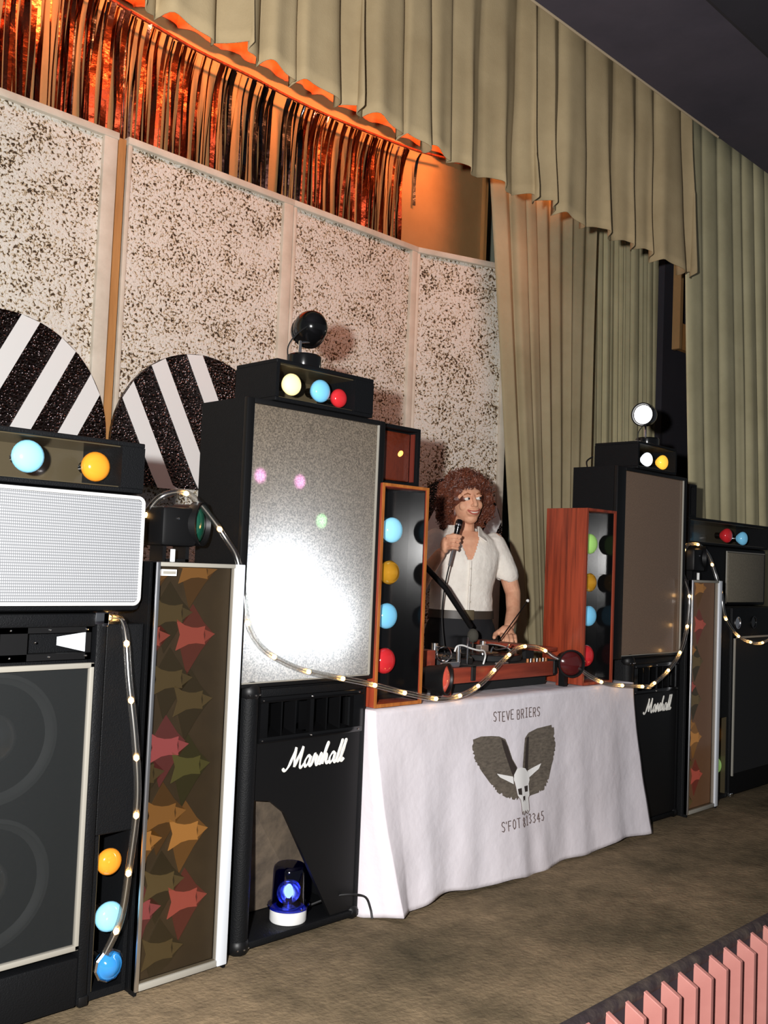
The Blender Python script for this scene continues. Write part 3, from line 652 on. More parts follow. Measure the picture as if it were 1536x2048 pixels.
def pinspot(label, base, head, axis, lit):
    t = thing('pin_spot', base, label, 'spot lamp', 'pin spots on the towers')
    bx, by, bz = base
    MB().lathe((bx, by, bz), (0, 0, 1), [(0, 0), (.056, 0), (.058, .004), (.058, .052), (.054, .057), (0, .058)], 36).build('base', GLOSSBLACK, t, smooth=True)
    hd = Vector(head); ax = Vector(axis).normalized()
    MB().tube([(bx - .02, by, bz + .057), (bx - .02, by, bz + .10), tuple(hd - Vector((0, 0, .05)))], .006, 10).build('stem', CHROME, t, smooth=True)
    MB().lathe(hd, ax, [(0, -.058), (.022, -.055), (.040, -.042), (.054, -.018), (.058, .0), (.058, .03), (.060, .032), (.060, .044), (.054, .044), (.050, .034)], 26).build('can', GLOSSBLACK, t, smooth=True)
    MB().lathe(hd, ax, [(0, .040), (.025, .039), (.047, .034)], 26).build('face', GLARE if lit else GLOSSBLACK, t, smooth=True)
    MB().tube(spline([(bx - .05, by + .02, bz + .03), (bx - .055, by + .02, bz + .08), (bx - .035, by, bz + .125), tuple(hd - ax * .04)], 6), .0025, 6).build('cable', RUBBER, t, smooth=True)
    return t
def hang_cable(parent, pts): MB().tube(spline(pts, 6), .004, 6).build('cable', RUBBER, parent, smooth=True)
pinspot('black pin spot turned away, on the lamp box over the glowing screen', (2.055, 2.475, 1.827), (2.10, 2.50, 1.994), (.35, .80, -.25), False)
hang_cable(lb2, [(4.02, 2.61, 1.76), (3.985, 2.62, 1.735), (3.96, 2.60, 1.70)])
pinspot('pin spot with bright lit face on the lamp box at the right', (4.34, 2.50, 1.825), (4.335, 2.51, 2.00), (-.985, -.16, -.06), True)
lamp('pin_spot_beam', 'SPOT', (4.24, 2.49, 1.98), 3, (1.0, .82, .62), .03, (3.85, 2.45, 1.5), angle=R(110), blend=.7)

# ------------------------------------------------------------------ lamp columns standing on the table
def lamp_column(label, x0, x1, side, lamps, facing=TEAK):
    z0, z1, y0, y1 = .703, 1.478, 2.362, 2.575
    t = thing('lamp_column', ((x0 + x1) / 2, 2.47, z0), label, 'light column', 'lamp columns on the table'); e = .012
    MB().box(x0, x0 + e, y0, y1, z0, z1, bev=.002).box(x1 - e, x1, y0, y1, z0, z1, bev=.002).box(x0 + e, x1 - e, y0, y1, z1 - e, z1, bev=.002).box(x0 + e, x1 - e, y0, y1, z0, z0 + e, bev=.002).box(x0 + e, x1 - e, y1 - e, y1, z0 + e, z1 - e).build('case', side, t, smooth=True)
    MB().box(x0, x0 + e - .002, y0 - .004, y0, z0, z1).box(x1 - e + .002, x1, y0 - .004, y0, z0, z1).box(x0 + e, x1 - e, y0 - .004, y0, z1 - e + .002, z1).box(x0 + e, x1 - e, y0 - .004, y0, z0, z0 + e).build('edging', facing, t)
    MB().box(x0 + e, x1 - e, 2.44, 2.446, z0 + e, z1 - e).box(x0 + e, x0 + e + .003, y0 + .004, 2.44, z0 + e, z1 - e).box(x1 - e - .003, x1 - e, y0 + .004, 2.44, z0 + e, z1 - e).build('face', GLOSSBLACK, t)
    for (x, z, m, cr, rr_) in lamps: bulb(t, x, 2.415, z, rr_, m, BLACK, crown=cr)
    return t
lamp_column('black lamp column with gold edging between the screen and the man', 2.338, 2.574, MAHOG, [(2.459, 1.319, B_ICE, 0, .046), (2.45, 1.167, B_GOLD, 1, .043), (2.449, 1.012, B_SKY, 0, .046), (2.448, .853, B_RED, 0, .046)])
lamp_column('mahogany-sided lamp column with green, amber, blue and red lamps', 3.604, 3.842, MAHOG, [(3.734, 1.324, B_GREEN, 0, .046), (3.735, 1.15, B_GOLD, 1, .042), (3.742, .999, B_SKY, 0, .046), (3.728, .821, B_RED, 0, .048)], MAHOG)
# amber flood on top of the left column
def flood(label, x0, x1, y0, y1, z0, z1, lens, clip=True):
    t = thing('flood_lamp', ((x0 + x1) / 2, (y0 + y1) / 2, z0), label, 'flood lamp')
    e = .012
    MB().box(x0, x1, y0 + .05, y1, z0, z1).box(x0, x0 + e, y0, y0 + .05, z0, z1).box(x1 - e, x1, y0, y0 + .05, z0, z1).box(x0 + e, x1 - e, y0, y0 + .05, z1 - e, z1).box(x0 + e, x1 - e, y0, y0 + .05, z0, z0 + e).build('case', TOLEX, t)
    MB().box(x0 + .02, x1 - .022, y0 + .03, y0 + .048, z0 + .02, z1 - .018, bev=.006).build('lens', lens, t, smooth=True)
    if clip: MB().box(x1 - .022, x1 - .016, y0 + .012, y0 + .03, z0 + .02, z1 - .02).build('clip', mat('red_edge', C(96, 34, 22), .5) if 'red_edge' not in MATS else MATS['red_edge'], t)
    return t
AMBER = mat('amber_lens', (.10, .018, .008, 1), .18, emit=(.8, .12, .02, 1), es=.01, coat=.5, bump=(30, .5, .01))
fl = flood('black flood lamp with amber lens on top of the gold-edged column', 2.368, 2.572, 2.41, 2.57, 1.479, 1.695, AMBER)

MB().ball((2.500, 2.440, 1.600), .010, 2, (1.5, .5, 1), Matrix.Rotation(R(-35), 3, 'Y')).build('lens_highlight', mat('amber_highlight', (1, .45, .1, 1), .4, emit=(1, .42, .08, 1), es=2.2), fl, smooth=True)  # small orange highlight on the lens, painted as a glowing blob
# ------------------------------------------------------------------ far right pile
lampbox('black lamp box with red and blue lamps at the right edge', 4.80, 5.80, 2.502, 2.72, 1.372, 1.516, [(5.362, 2.545, 1.440, .042, B_RED), (5.556, 2.54, 1.432, .040, B_SKY)])
flood('small black box standing on the lamp box beside the bronze screen tower', 4.812, 4.892, 2.51, 2.68, 1.517, 1.692, MATTBLACK, False)
t = thing('amplifier', (5.3, 2.6, 1.036), 'black amplifier with grey-brown grille below the red and blue lamps', 'amplifier')
MB().box(4.87, 5.80, 2.515, 2.80, 1.037, 1.370, bev=.012).build('case', TOLEX, t, smooth=True)
MB().box(5.273, 5.75, 2.502, 2.516, 1.056, 1.340, bev=.004).build('grille_cloth', GREYCLOTH, t, smooth=True)
MB().tube([(5.262, 2.508, 1.05), (5.262, 2.508, 1.345), (5.76, 2.508, 1.345)], .004, 6).build('piping', GREYTRIM, t)
t = thing('speaker_cabinet', (5.4, 2.6, 0), 'plain black speaker cabinet at the right edge under the grey-brown amplifier', 'speaker')
MB().box(5.105, 5.75, 2.39, 2.80, .012, 1.035, bev=.012).build('cabinet', TOLEX, t, smooth=True)
MB().box(5.13, 5.73, 2.383, 2.39, .13, .86, bev=.003).build('grille_cloth', MATTBLACK, t); MB().box(5.12, 5.74, 2.381, 2.391, .865, .875).box(5.12, 5.13, 2.381, 2.391, .12, .875).build('grille_edge', GREYTRIM, t)
for x in (5.16, 5.36): MB().lathe((x, 2.39, .95), (0, -1, 0), [(.0, .002), (.028, .002), (.03, .006), (.034, .006), (.034, 0)], 20).build('tweeter', CHROME if x < 5.2 else GLOSSBLACK, t, smooth=True)
MB().box(5.10, 5.13, 2.38, 2.40, .008, .03, bev=.004).build('corner', CHROME, t)
t = thing('lamp_cabinet', (5.0, 2.45, 0), 'narrow black floor cabinet with green and orange lamps at the right', 'lamp box')
MB().box(4.862, 5.095, 2.40, 2.62, .44, 1.03, bev=.004).box(4.862, 4.874, 2.40, 2.62, .01, .44).box(5.083, 5.095, 2.40, 2.62, .01, .44).box(4.874, 5.083, 2.40, 2.62, .01, .03).box(4.874, 5.083, 2.58, 2.62, .03, .44).build('cabinet', TOLEX, t)
MB().box(4.874, 5.083, 2.57, 2.58, .03, .44).box(5.079, 5.083, 2.404, 2.57, .03, .44).build('lining', BRONZE, t)
bulb(t, 5.035, 2.425, .178, .042, B_GREEN); bulb(t, 5.045, 2.455, .335, .036, B_ORANGE)

# ------------------------------------------------------------------ blue beacon
t = thing('beacon', (2.07, 2.462, .033), 'blue flashing beacon with white base standing in the speaker port', 'beacon')
c0 = (2.068, 2.445, .033)
MB().lathe(c0, (0, 0, 1), [(0, 0), (.058, 0), (.060, .004), (.060, .036), (.056, .040), (0, .040)], 36).build('base', WHITE, t, smooth=True)
MB().lathe(c0, (0, 0, 1), [(.064, .040), (.068, .043), (.068, .052), (.056, .056), (.054, .16), (.051, .172), (.044, .178), (0, .180)], 36).build('dome', BLUEGLASS, t, smooth=True)
MB().lathe(c0, (0, 0, 1), [(0, .042), (.040, .042), (.040, .05), (.012, .052), (.012, .075)], 24).build('turntable', CHROME, t, smooth=True)
MB().lathe((c0[0] - .0, c0[1] + .01, .125), (-.4, -.9, 0), [(0, -.02), (.02, -.015), (.036, .005), (.040, .02)], 24).build('reflector', CHROME, t, smooth=True)
MB().ball((c0[0] - .004, c0[1] - .004, .125), .014, 2, (1, 1, 1.7)).build('bulb', mat('beacon_bulb', (.8, .85, 1, 1), .3, emit=(.7, .75, 1, 1), es=14), t, smooth=True)
for a in (2.6, 4.7, 5.6): MB().ball((c0[0] + .066 * math.cos(a), c0[1] + .066 * math.sin(a), .082), .005, 1).build('screw', CHROME, t)
MB().tube(spline([(2.12, 2.46, .045), (2.16, 2.45, .055), (2.22, 2.40, .085), (2.27, 2.362, .092), (2.325, 2.352, .075), (2.345, 2.345, .035), (2.345, 2.335, .004)], 6), .004, 6).build('cable', RUBBER, t, smooth=True)

# ------------------------------------------------------------------ table and its cloth
TX0, TX1, TY0, TY1, TZ = 2.334, 3.985, 2.352, 2.98, .690
t = thing('folding_table', ((TX0 + TX1) / 2, 2.66, 0), 'long folding table hidden under the white emblem cloth', 'table')
box('table_top', PLYWOOD, t, TX0, TX1, TY0, TY1, TZ - .03, TZ, bev=.004)
for x in (TX0 + .08, TX1 - .12):
    for y in (TY0 + .08, TY1 - .08): MB().cyl((x, y, 0), (x, y, TZ - .03), .014, .014, 12).build('leg', CHROME, t, smooth=True)
def cloth_front(x, z):
    """y of the hanging front of the cloth"""
    q = max(0, min(1, 1 - z / TZ)); f = q ** 1.4
    y = TY0 - .012 - .055 * f
    y -= f * (.014 * math.sin((x - 2.3) * 9.5 + .6) + .007 * math.sin((x - 2.3) * 26 + 1.2 * q) + .006 * noise.noise((x * 11, q * 1.3, 8)) + .010 * noise.noise((x * 4, q * 2, 3)))
    y -= .004 * noise.noise((x * 7, z * 7, 1)) * q ** .5
    y -= .012 * f * math.exp(-((x - 3.11) / .06) ** 2) - .004 * f * math.exp(-((x - 3.17) / .05) ** 2)       # the deep fold in the middle
    return y
CLOTH = mat('white_cloth', C(226, 220, 226), .85, var=(2.5, C(212, 204, 208), .35, .75, (1, 1, .4)), bump=(9, .35, .02), spec=.15)
bm = bmesh.new(); NX, NZ = 190, 46; rows = []
hem = lambda s: .012 + .012 * math.sin(s * 5 + 1) + .006 * math.sin(s * 17)
path = []                                        # (x, y, outward, s) round the table: left side, front, right side
for i in range(24): path.append(('L', TY1 - (TY1 - TY0) * i / 24))
for i in range(NX + 1): path.append(('F', TX0 - .012 + (TX1 - TX0 + .024) * i / NX))
for i in range(1, 25): path.append(('R', TY0 + (TY1 - TY0) * i / 24))
for iz in range(NZ + 1):
    q = iz / NZ; row = []
    for kx, (sd, v) in enumerate(path):
        f = q ** 1.4
        if sd == 'F':
            z = TZ + .006 - (TZ + .006 - hem(v)) * q; x = v + (.07 * f * ((v - 3.15) / .85) ** 5 if v > 3.15 else .075 * f * max(0, (2.75 - v) / .42) ** 2); y = cloth_front(v, z)
            if v > 3.85: y -= .03 * f * ((v - 3.85) / .15)
            if v < 2.42: y -= .035 * f * ((2.42 - v) / .12)
        else:
            z = TZ + .006 - (TZ + .006 - hem(v + 7)) * q; sgn = -1 if sd == 'L' else 1
            y = v - (.075 * f) * (TY1 - v) / (TY1 - TY0); out = (.004 if sd == 'L' else .055) + .02 * math.sin(v * 21) * f
            k = max(0, min(1, (2.40 - v) / .04)); x = (TX0 - .012 if sd == 'L' else TX1 + .012) + sgn * (out * f) * k
            if sd == 'R': x += .035 * f * k
            else: x += .004 * f + .071 * f * max(0, min(1, (2.44 - v) / .09))
        row.append(bm.verts.new((x, y, z)))
    rows.append(row)
for a, b in zip(rows, rows[1:]):
    for j in range(len(a) - 1): bm.faces.new((a[j], a[j + 1], b[j + 1], b[j]))
# the part lying on the table top, slightly rumpled
top = []
for j in range(13):
    yy = TY0 - .008 + (TY1 - TY0) * j / 12
    top.append([rows[0][24 + i] if j == 0 else bm.verts.new((TX0 - .012 + (TX1 - TX0 + .024) * i / NX, yy, TZ + .006 + .002 * noise.noise((i * .1, j * .6, 0)))) for i in range(NX + 1)])
for a, b in zip(top, top[1:]):
    for j in range(NX): bm.faces.new((a[j], a[j + 1], b[j + 1], b[j]))
for f in bm.faces: f.smooth = True
tc = thing('tablecloth', ((TX0 + TX1) / 2, 2.5, .0), 'white cloth with winged skull emblem draped over the long table', 'tablecloth')
b = MB(); b.bm.free(); b.bm = bm; cl = b.build('cloth', CLOTH, tc)
for p in cl.data.polygons: p.use_smooth = True
sm_ = cl.modifiers.new('thickness', 'SOLIDIFY'); sm_.thickness = .0015; sm_.offset = 0

INK = mat('grey_brown_ink', C(112, 102, 90), .9, var=(40, C(78, 70, 62), .35, .7, (1, 1, 3)))
INKDARK = mat('dark_ink', C(50, 40, 36), .9)
INKLINE = mat('letter_ink', C(92, 76, 72), .9)
BONE = mat('bone_print', C(240, 238, 236), .9)
def on_cloth(b, lift): 
    for v in b.bm.verts: v.co.y = cloth_front(v.co.x, v.co.z) - lift - .0016 + v.co.y
    return b
def printed(name, pts, m, lift, parent):
    b = MB(); v = [b.bm.verts.new((x, 0, z)) for x, z in pts]; f = b.bm.faces.new(v)
    bmesh.ops.triangulate(b.bm, faces=[f])
    for _ in range(4):
        es = [e for e in b.bm.edges if e.calc_length() > .02]
        if not es: break
        bmesh.ops.subdivide_edges(b.bm, edges=es, cuts=1); bmesh.ops.triangulate(b.bm, faces=[f_ for f_ in b.bm.faces if len(f_.verts) > 3])
    return on_cloth(b, lift).build(name, m, parent)
def serrate(pts, i0, i1, amp, step=.013):
    """jagged feather tips along part of an outline"""
    out = []
    n = len(pts)
    for i in range(n):
        a, c = Vector(pts[i]), Vector(pts[(i + 1) % n]); out.append(tuple(a))
        if i0 <= i < i1:
            d = c - a; k = max(1, int(d.length / step)); nrm = Vector((d.y, -d.x)).normalized()
            for j in range(k):
                out.append(tuple(a + d * ((j + .55) / k) + nrm * amp * random.uniform(.6, 1.3))); out.append(tuple(a + d * ((j + .95) / k) - nrm * amp * .2))
    return out
wingL = [(3.097, .42), (3.069, .457), (3.049, .505), (3.032, .535), (2.995, .549), (2.947, .555), (2.886, .559), (2.838, .552), (2.834, .528), (2.836, .50), (2.849, .469), (2.875, .442), (2.91, .407), (2.94, .374), (2.968, .344), (3.002, .326), (3.042, .31), (3.098, .296), (3.084, .328), (3.07, .382)]
wingR = [(3.135, .413), (3.155, .443), (3.155, .494), (3.159, .526), (3.185, .545), (3.246, .557), (3.341, .562), (3.360, .551), (3.362, .524), (3.370, .489), (3.367, .456), (3.352, .424), (3.331, .389), (3.309, .335), (3.281, .312), (3.229, .303), (3.178, .299), (3.178, .351), (3.164, .388)]
wl = printed('wing_print', serrate(wingL, 7, 17, -.007), INK, .0022, cl); wr = printed('wing_print', serrate(wingR[::-1], 3, 12, -.007), INK, .0022, cl)
printed('wing_dark_print', [(3.092, .42), (3.064, .457), (3.044, .505), (3.026, .530), (3.005, .540), (3.018, .50), (3.04, .45), (3.062, .40), (3.075, .385)], INKDARK, .0030, cl)  # darker ink along the inner edges of the wings
printed('wing_dark_print', [(3.150, .40), (3.163, .443), (3.163, .494), (3.172, .528), (3.187, .530), (3.178, .49), (3.178, .44), (3.176, .40)], INKDARK, .0030, cl)
for pts, m, l in (([(3.066, .39), (2.971, .412), (2.989, .396), (3.035, .376), (3.068, .361)], BONE, .0036), ([(3.172, .398), (3.266, .416), (3.249, .396), (3.201, .377), (3.177, .369)], BONE, .0036),
                  ([(3.070, .372), (3.072, .396), (3.091, .415), (3.12, .419), (3.154, .410), (3.179, .385), (3.183, .361), (3.175, .348), (3.177, .304), (3.169, .294), (3.174, .247), (3.16, .235), (3.142, .248), (3.127, .236), (3.112, .253), (3.104, .297), (3.085, .317), (3.077, .35)], BONE, .0042),
                  ([(3.089, .341), (3.116, .341), (3.117, .314), (3.093, .319)], INKDARK, .005), ([(3.136, .344), (3.166, .343), (3.164, .32), (3.14, .322)], INKDARK, .005), ([(3.123, .308), (3.141, .307), (3.139, .286), (3.132, .294), (3.124, .286)], INKDARK, .005)):
    printed('skull_print', pts, m, l, cl)
def stroke(b, pts, r_=.0016):
    p3 = [(x, 0, z) for x, z in pts]; dense = []
    for a, c in zip(p3, p3[1:]):
        for k in range(6): dense.append(tuple(Vector(a).lerp(Vector(c), k / 6)))
    b.tube(dense + [p3[-1]], r_, 5)
def outline(pts, name='skull_line'):
    b = MB(); stroke(b, pts, .0011); on_cloth(b, .0046).build(name, INKLINE, cl)
outline([(3.070, .372), (3.077, .35), (3.085, .317), (3.104, .297), (3.112, .253), (3.127, .236), (3.142, .248), (3.16, .235), (3.174, .247), (3.169, .294), (3.177, .304)])
outline([(3.110, .262), (3.115, .240), (3.124, .252), (3.132, .238), (3.140, .252), (3.150, .238), (3.158, .250), (3.166, .240)])
GL = {'S': [[(1, .85), (.7, 1), (.25, .95), (.1, .75), (.35, .55), (.75, .45), (.9, .2), (.6, 0), (.1, .1)]], 'T': [[(0, 1), (1, 1)], [(.5, 1), (.5, 0)]], 'E': [[(.9, 1), (.1, 1), (.1, 0), (.9, 0)], [(.1, .52), (.7, .52)]],
      'V': [[(0, 1), (.5, 0), (1, 1)]], 'B': [[(.1, 0), (.1, 1), (.7, 1), (.85, .78), (.65, .54), (.1, .54)], [(.65, .54), (.9, .3), (.7, 0), (.1, 0)]], 'R': [[(.1, 0), (.1, 1), (.75, 1), (.85, .75), (.65, .5), (.1, .5)], [(.5, .5), (.9, 0)]],
      'I': [[(.2, 1), (.8, 1)], [(.5, 1), (.5, 0)], [(.2, 0), (.8, 0)]], 'F': [[(.1, 0), (.1, 1), (.9, 1)], [(.1, .52), (.7, .52)]], 'O': [[(.5, 1), (.15, .8), (.1, .3), (.4, 0), (.8, .15), (.9, .7), (.5, 1)]],
      "'": [[(.4, 1.05), (.3, .8)]], '8': [[(.5, .55), (.15, .75), (.5, 1), (.85, .75), (.5, .55), (.1, .25), (.5, 0), (.9, .25), (.5, .55)]], '1': [[(.3, .8), (.55, 1), (.55, 0)], [(.3, 0), (.8, 0)]],
      '3': [[(.1, .9), (.5, 1), (.85, .78), (.45, .55), (.9, .28), (.5, 0), (.1, .12)]], '4': [[(.65, 0), (.65, 1), (.1, .35), (.95, .35)]], '5': [[(.85, 1), (.25, 1), (.2, .58), (.6, .6), (.9, .3), (.55, 0), (.1, .1)]], ' ': []}
def words(txt, x0, x1, z0, h):
    b = MB(); adv = (x1 - x0) / sum(.45 if c in " '" else 1 for c in txt); x = x0
    for c in txt:
        wdt = adv * (.45 if c in " '" else 1)
        for st in GL[c]: stroke(b, [(x + wdt * (.08 + .74 * u) + .0, z0 + h * v + .002 * math.sin(x * 60)) for u, v in st])
        x += wdt
    o = on_cloth(b, .0022).build('lettering', INKLINE, cl); return o
words('STEVE BRIERS', 2.958, 3.268, .606, .036); words("S'FOT 813345", 2.985, 3.275, .192, .036)

# ------------------------------------------------------------------ disco console on the table
t = thing('disco_console', (3.16, 2.6, .697), 'twin-deck disco console with red wooden front on the table', 'console')
zt = .698
MB().box(2.80, 3.555, 2.455, 2.86, .742, .80, bev=.004).build('chassis', MATTBLACK, t)
MB().box(2.83, 3.50, 2.440, 2.455, .746, .806, bev=.002).build('front_board', REDWOOD, t, smooth=True); MB().box(3.515, 3.562, 2.440, 2.455, .762, .812, bev=.002).build('front_board', REDWOOD, t, smooth=True)
for x in (2.808, 3.548):
    for y in (2.438, 2.835): MB().box(x, x + .022, y, y + .022, zt, .80, bev=.002).build('leg', REDWOOD, t, smooth=True)
MB().box(2.83, 3.53, 2.50, 2.84, zt + .002, .742).build('under_shade', MATTBLACK, t)  # black block standing in for the shadow under the console
for cx in (3.0, 3.33):
    pl = MB().lathe((cx, 2.67, .80), (0, 0, 1), [(0, .026), (.145, .026), (.148, .022), (.148, .004), (.10, 0)], 48).build('platter', MATTBLACK, t, smooth=True)
    MB().lathe((cx, 2.67, .826), (0, 0, 1), [(0, .003), (.045, .003), (.142, .002), (.144, 0)], 48).build('record', GLOSSBLACK, pl, smooth=True)
    MB().lathe((cx, 2.67, .8285), (0, 0, 1), [(0, .001), (.048, .001), (.048, 0)], 32).build('record_label', mat('record_label', C(150, 110, 60), .5) if 'record_label' not in MATS else MATS['record_label'], pl)
    ar = MB().tube(spline([(cx + .14, 2.80, .845), (cx + .12, 2.72, .85), (cx + .09, 2.64, .848), (cx + .06, 2.59, .84)], 6), .005, 8).build('tone_arm', CHROME, t, smooth=True)
    MB().cyl((cx + .14, 2.81, .80), (cx + .14, 2.81, .862), .018, .016, 20).build('arm_pivot', CHROME, ar, smooth=True); MB().box(cx + .045, cx + .07, 2.575, 2.60, .828, .842, bev=.002).build('head_shell', BLACK, ar)
# bits along the front of the deck
for k in range(7): MB().cyl((3.36 + .022 * k, 2.475, .80), (3.36 + .022 * k, 2.475, .818), .006, .005, 12).build('knob', CHROME if k % 2 else TEAK, t, smooth=True)
MB().box(2.80, 2.90, 2.462, 2.475, .805, .826, bev=.002).build('slider_plate', ALU, t); MB().box(3.14, 3.22, 2.468, 2.478, .803, .811, bev=.002).build('slider_plate', ALU, t); MB().box(3.20, 3.25, 2.60, 2.63, .84, .868, bev=.002).build('meter', ALU, t)
MB().lathe((2.86, 2.51, .852), (-.5, -.8, .2), [(.030, -.003), (.033, 0), (.030, .003), (.027, 0), (.030, -.003)], 24).build('ring_clamp', CHROME, t, smooth=True); MB().lathe((2.872, 2.515, .835), (-.3, -.9, 0), [(.016, -.003), (.018, 0), (.016, .003), (.013, 0), (.016, -.003)], 20).build('ring_clamp', CHROME, t, smooth=True)
MB().cyl((2.872, 2.52, .80), (2.872, 2.52, .83), .007, .007, 10).build('clamp_post', CHROME, t)
MB().cyl((2.935, 2.50, .80), (2.935, 2.50, .885), .009, .009, 14).build('lamp_socket', CHROME, t, smooth=True)
MB().tube(spline([(2.912, 2.50, .862), (2.925, 2.50, .882), (2.96, 2.50, .885), (3.01, 2.50, .872), (3.06, 2.50, .862), (3.10, 2.505, .858), (3.13, 2.52, .835), (3.13, 2.53, .80)], 6), .0035, 8).build('gooseneck', WHITE, t, smooth=True)
MB().cyl((2.99, 2.50, .80), (2.99, 2.50, .915), .0035, .0035, 8).build('pillar', CHROME, t, smooth=True)
for pts in ([(3.14, 2.50, .85), (3.15, 2.50, .872), (3.17, 2.50, .862), (3.24, 2.50, .866), (3.26, 2.50, .88), (3.285, 2.51, .876)],): MB().tube(spline(pts, 6), .003, 6).build('wire', CHROME, t, smooth=True)
for x in (2.955, 3.508): MB().box(x - .012, x + .012, 2.432, 2.441, .752, .812, bev=.003).box(x - .012, x + .012, 2.432, 2.50, .806, .812).build('strap', RUBBER, t)
box('switch_box', REDWOOD, t, 2.745, 2.80, 2.50, 2.56, .80 - .03, .872, bev=.003)
# raised lid at the right end, its near edge showing
t = thing('deck_cover', (3.48, 2.66, .80), 'reddish wooden cover board over the right deck under the man\'s hand', 'cover board')
box('board', REDWOOD, t, 3.487, 3.575, 2.475, 2.90, .842, .860, bev=.002)
for y in (2.60, 2.88): box('support', MATTBLACK, t, 3.50, 3.56, y - .01, y + .01, .801, .842)
# two small red spot cans at the ends of the console
def can(label, c, ax, lens):
    t = thing('spot_can', (c[0], c[1], .698), label, 'spot lamp', 'red spot cans on the console ends')
    MB().lathe(c, ax, [(0, -.09), (.035, -.085), (.045, -.06), (.050, -.02), (.058, .0), (.060, .02), (.054, .02), (.050, .008)], 28).build('can', BLACK, t, smooth=True)
    MB().lathe(c, ax, [(0, .022), (.03, .018), (.052, .006)], 28).build('lens', lens, t, smooth=True)
    MB().box(c[0] - .012, c[0] + .012, c[1] + .02, c[1] + .05, .698, c[2] - .03).build('bracket', BLACK, t)
can('small red-lensed spot can at the left end of the disco console', (2.745, 2.41, .775), (.35, -.93, 0), mat('red_lens_lit', (.55, .06, .04, 1), .12, emit=(.8, .14, .08, 1), es=.35, coat=.6))
can('small black spot can in front of the mahogany column', (3.545, 2.385, .80), (-.55, -.8, 0), mat('red_lens_dark', (.07, .008, .008, 1), .05, coat=1))

# ------------------------------------------------------------------ microphones
t = thing('microphone_boom', (3.10, 2.88, .697), 'black boom microphone slanting down in front of the man\'s waist', 'microphone')
MB().lathe((3.085, 2.925, .698), (0, 0, 1), [(0, 0), (.05, 0), (.05, .012), (.012, .02), (.010, .05), (.010, .50), (0, .50)], 24).build('stand', BLACK, t, smooth=True)
MB().tube([(3.07, 2.915, 1.262), (3.238, 2.85, 1.102), (3.404, 2.83, .925)], [.012, .013, .012], 12).build('boom', BLACK, t, smooth=True)
MB().ball((3.42, 2.83, .885), .026, 3, (1, 1, 1.25)).build('windshield', mat('foam', C(70, 68, 60), .95, bump=(300, .8, .004)), t, smooth=True)
MB().cyl((3.42, 2.83, .80), (3.42, 2.83, .86), .004, .004, 8).build('spike', CHROME, t)
t = thing('wire_aerial', (3.66, 2.72, .80), 'thin dark rod with white tip leaning beside the mahogany column', 'aerial')
MB().cyl((3.52, 2.76, .862), (3.70, 2.74, 1.045), .003, .0025, 8).build('rod', BLACK, t, smooth=True); MB().ball((3.705, 2.74, 1.05), .008, 2).build('tip', WHITE, t, smooth=True)

# ------------------------------------------------------------------ the man behind the console
def bake(name, bm, voxel, m, parent, smooth_it=6, xf=None, disp=None, keep=None):
    """fuse overlapping shapes into one continuous skin"""
    me = bpy.data.meshes.new('tmp'); bm.to_mesh(me); bm.free()
    o = bpy.data.objects.new('tmp', me); COL.objects.link(o)
    rm = o.modifiers.new('r', 'REMESH'); rm.mode = 'VOXEL'; rm.voxel_size = voxel; rm.use_smooth_shade = True
    sm = o.modifiers.new('s', 'SMOOTH'); sm.factor = .5; sm.iterations = smooth_it
    dg = bpy.context.evaluated_depsgraph_get(); dg.update()
    me2 = bpy.data.meshes.new_from_object(o.evaluated_get(dg)); me2.name = name
    bpy.data.objects.remove(o); bpy.data.meshes.remove(me)
    b2 = bmesh.new(); b2.from_mesh(me2)
    if disp:
        b2.normal_update()
        for v in b2.verts: v.co += v.normal * disp(v.co)
    if keep:
        bmesh.ops.delete(b2, geom=[f for f in b2.faces if not keep(f.calc_center_median())], context='FACES')
    if xf: bmesh.ops.transform(b2, matrix=xf, verts=b2.verts[:])
    for f in b2.faces: f.smooth = True
    me2.clear_geometry(); b2.to_mesh(me2); b2.free(); me2.materials.clear(); me2.materials.append(m)
    out = bpy.data.objects.new(name, me2); COL.objects.link(out); out.parent = parent; return out
def seg(b, p0, r0_, p1, r1_, n=14):
    b.tube([p0, p1], [r0_, r1_], n); b.ball(p0, r0_, 2); b.ball(p1, r1_, 2)
def chain(b, pts):
    for (p, r_), (q, s_) in zip(pts, pts[1:]): seg(b, p, r_, q, s_)
def rings(b, rr_, n=28):
    """stack of ellipses (x, y, z, half width, half depth)"""
    L = []
    for (x, y, z, a, d) in rr_: L.append([b.bm.verts.new((x + a * math.cos(6.28318 * j / n), y + d * math.sin(6.28318 * j / n), z)) for j in range(n)])
    for p, q in zip(L, L[1:]):
        for j in range(n): b.bm.faces.new((p[j], p[(j + 1) % n], q[(j + 1) % n], q[j]))
    b.bm.faces.new(L[0][::-1]); b.bm.faces.new(L[-1])
SKIN = mat('skin', C(222, 168, 136), .55, var=(22, C(206, 146, 116), .4, .7), spec=.3)
SHIRT = mat('white_shirt', C(238, 232, 222), .85, var=(14, C(224, 216, 206), .35, .7), bump=(45, .5, .008), spec=.15)
TROUSER = mat('dark_trousers', C(18, 18, 22), .85)
HAIR = mat('auburn_hair', C(122, 66, 44), .5, var=(30, C(64, 32, 26), .35, .7))
MX, MY, MA = 3.671, 3.12, R(-33)
man = thing('person', (MX, MY, 0), 'man in white short-sleeved shirt talking into a microphone behind the console', 'person')
man.rotation_euler.z = MA; ORG[man.name] = Vector((0, 0, 0))        # parts below are in his own frame: -y is his front, z up
HC = Vector((.0, -.015, 1.515)); HR = Matrix.Rotation(R(9), 3, 'Z') @ Matrix.Rotation(R(-6), 3, 'Y')
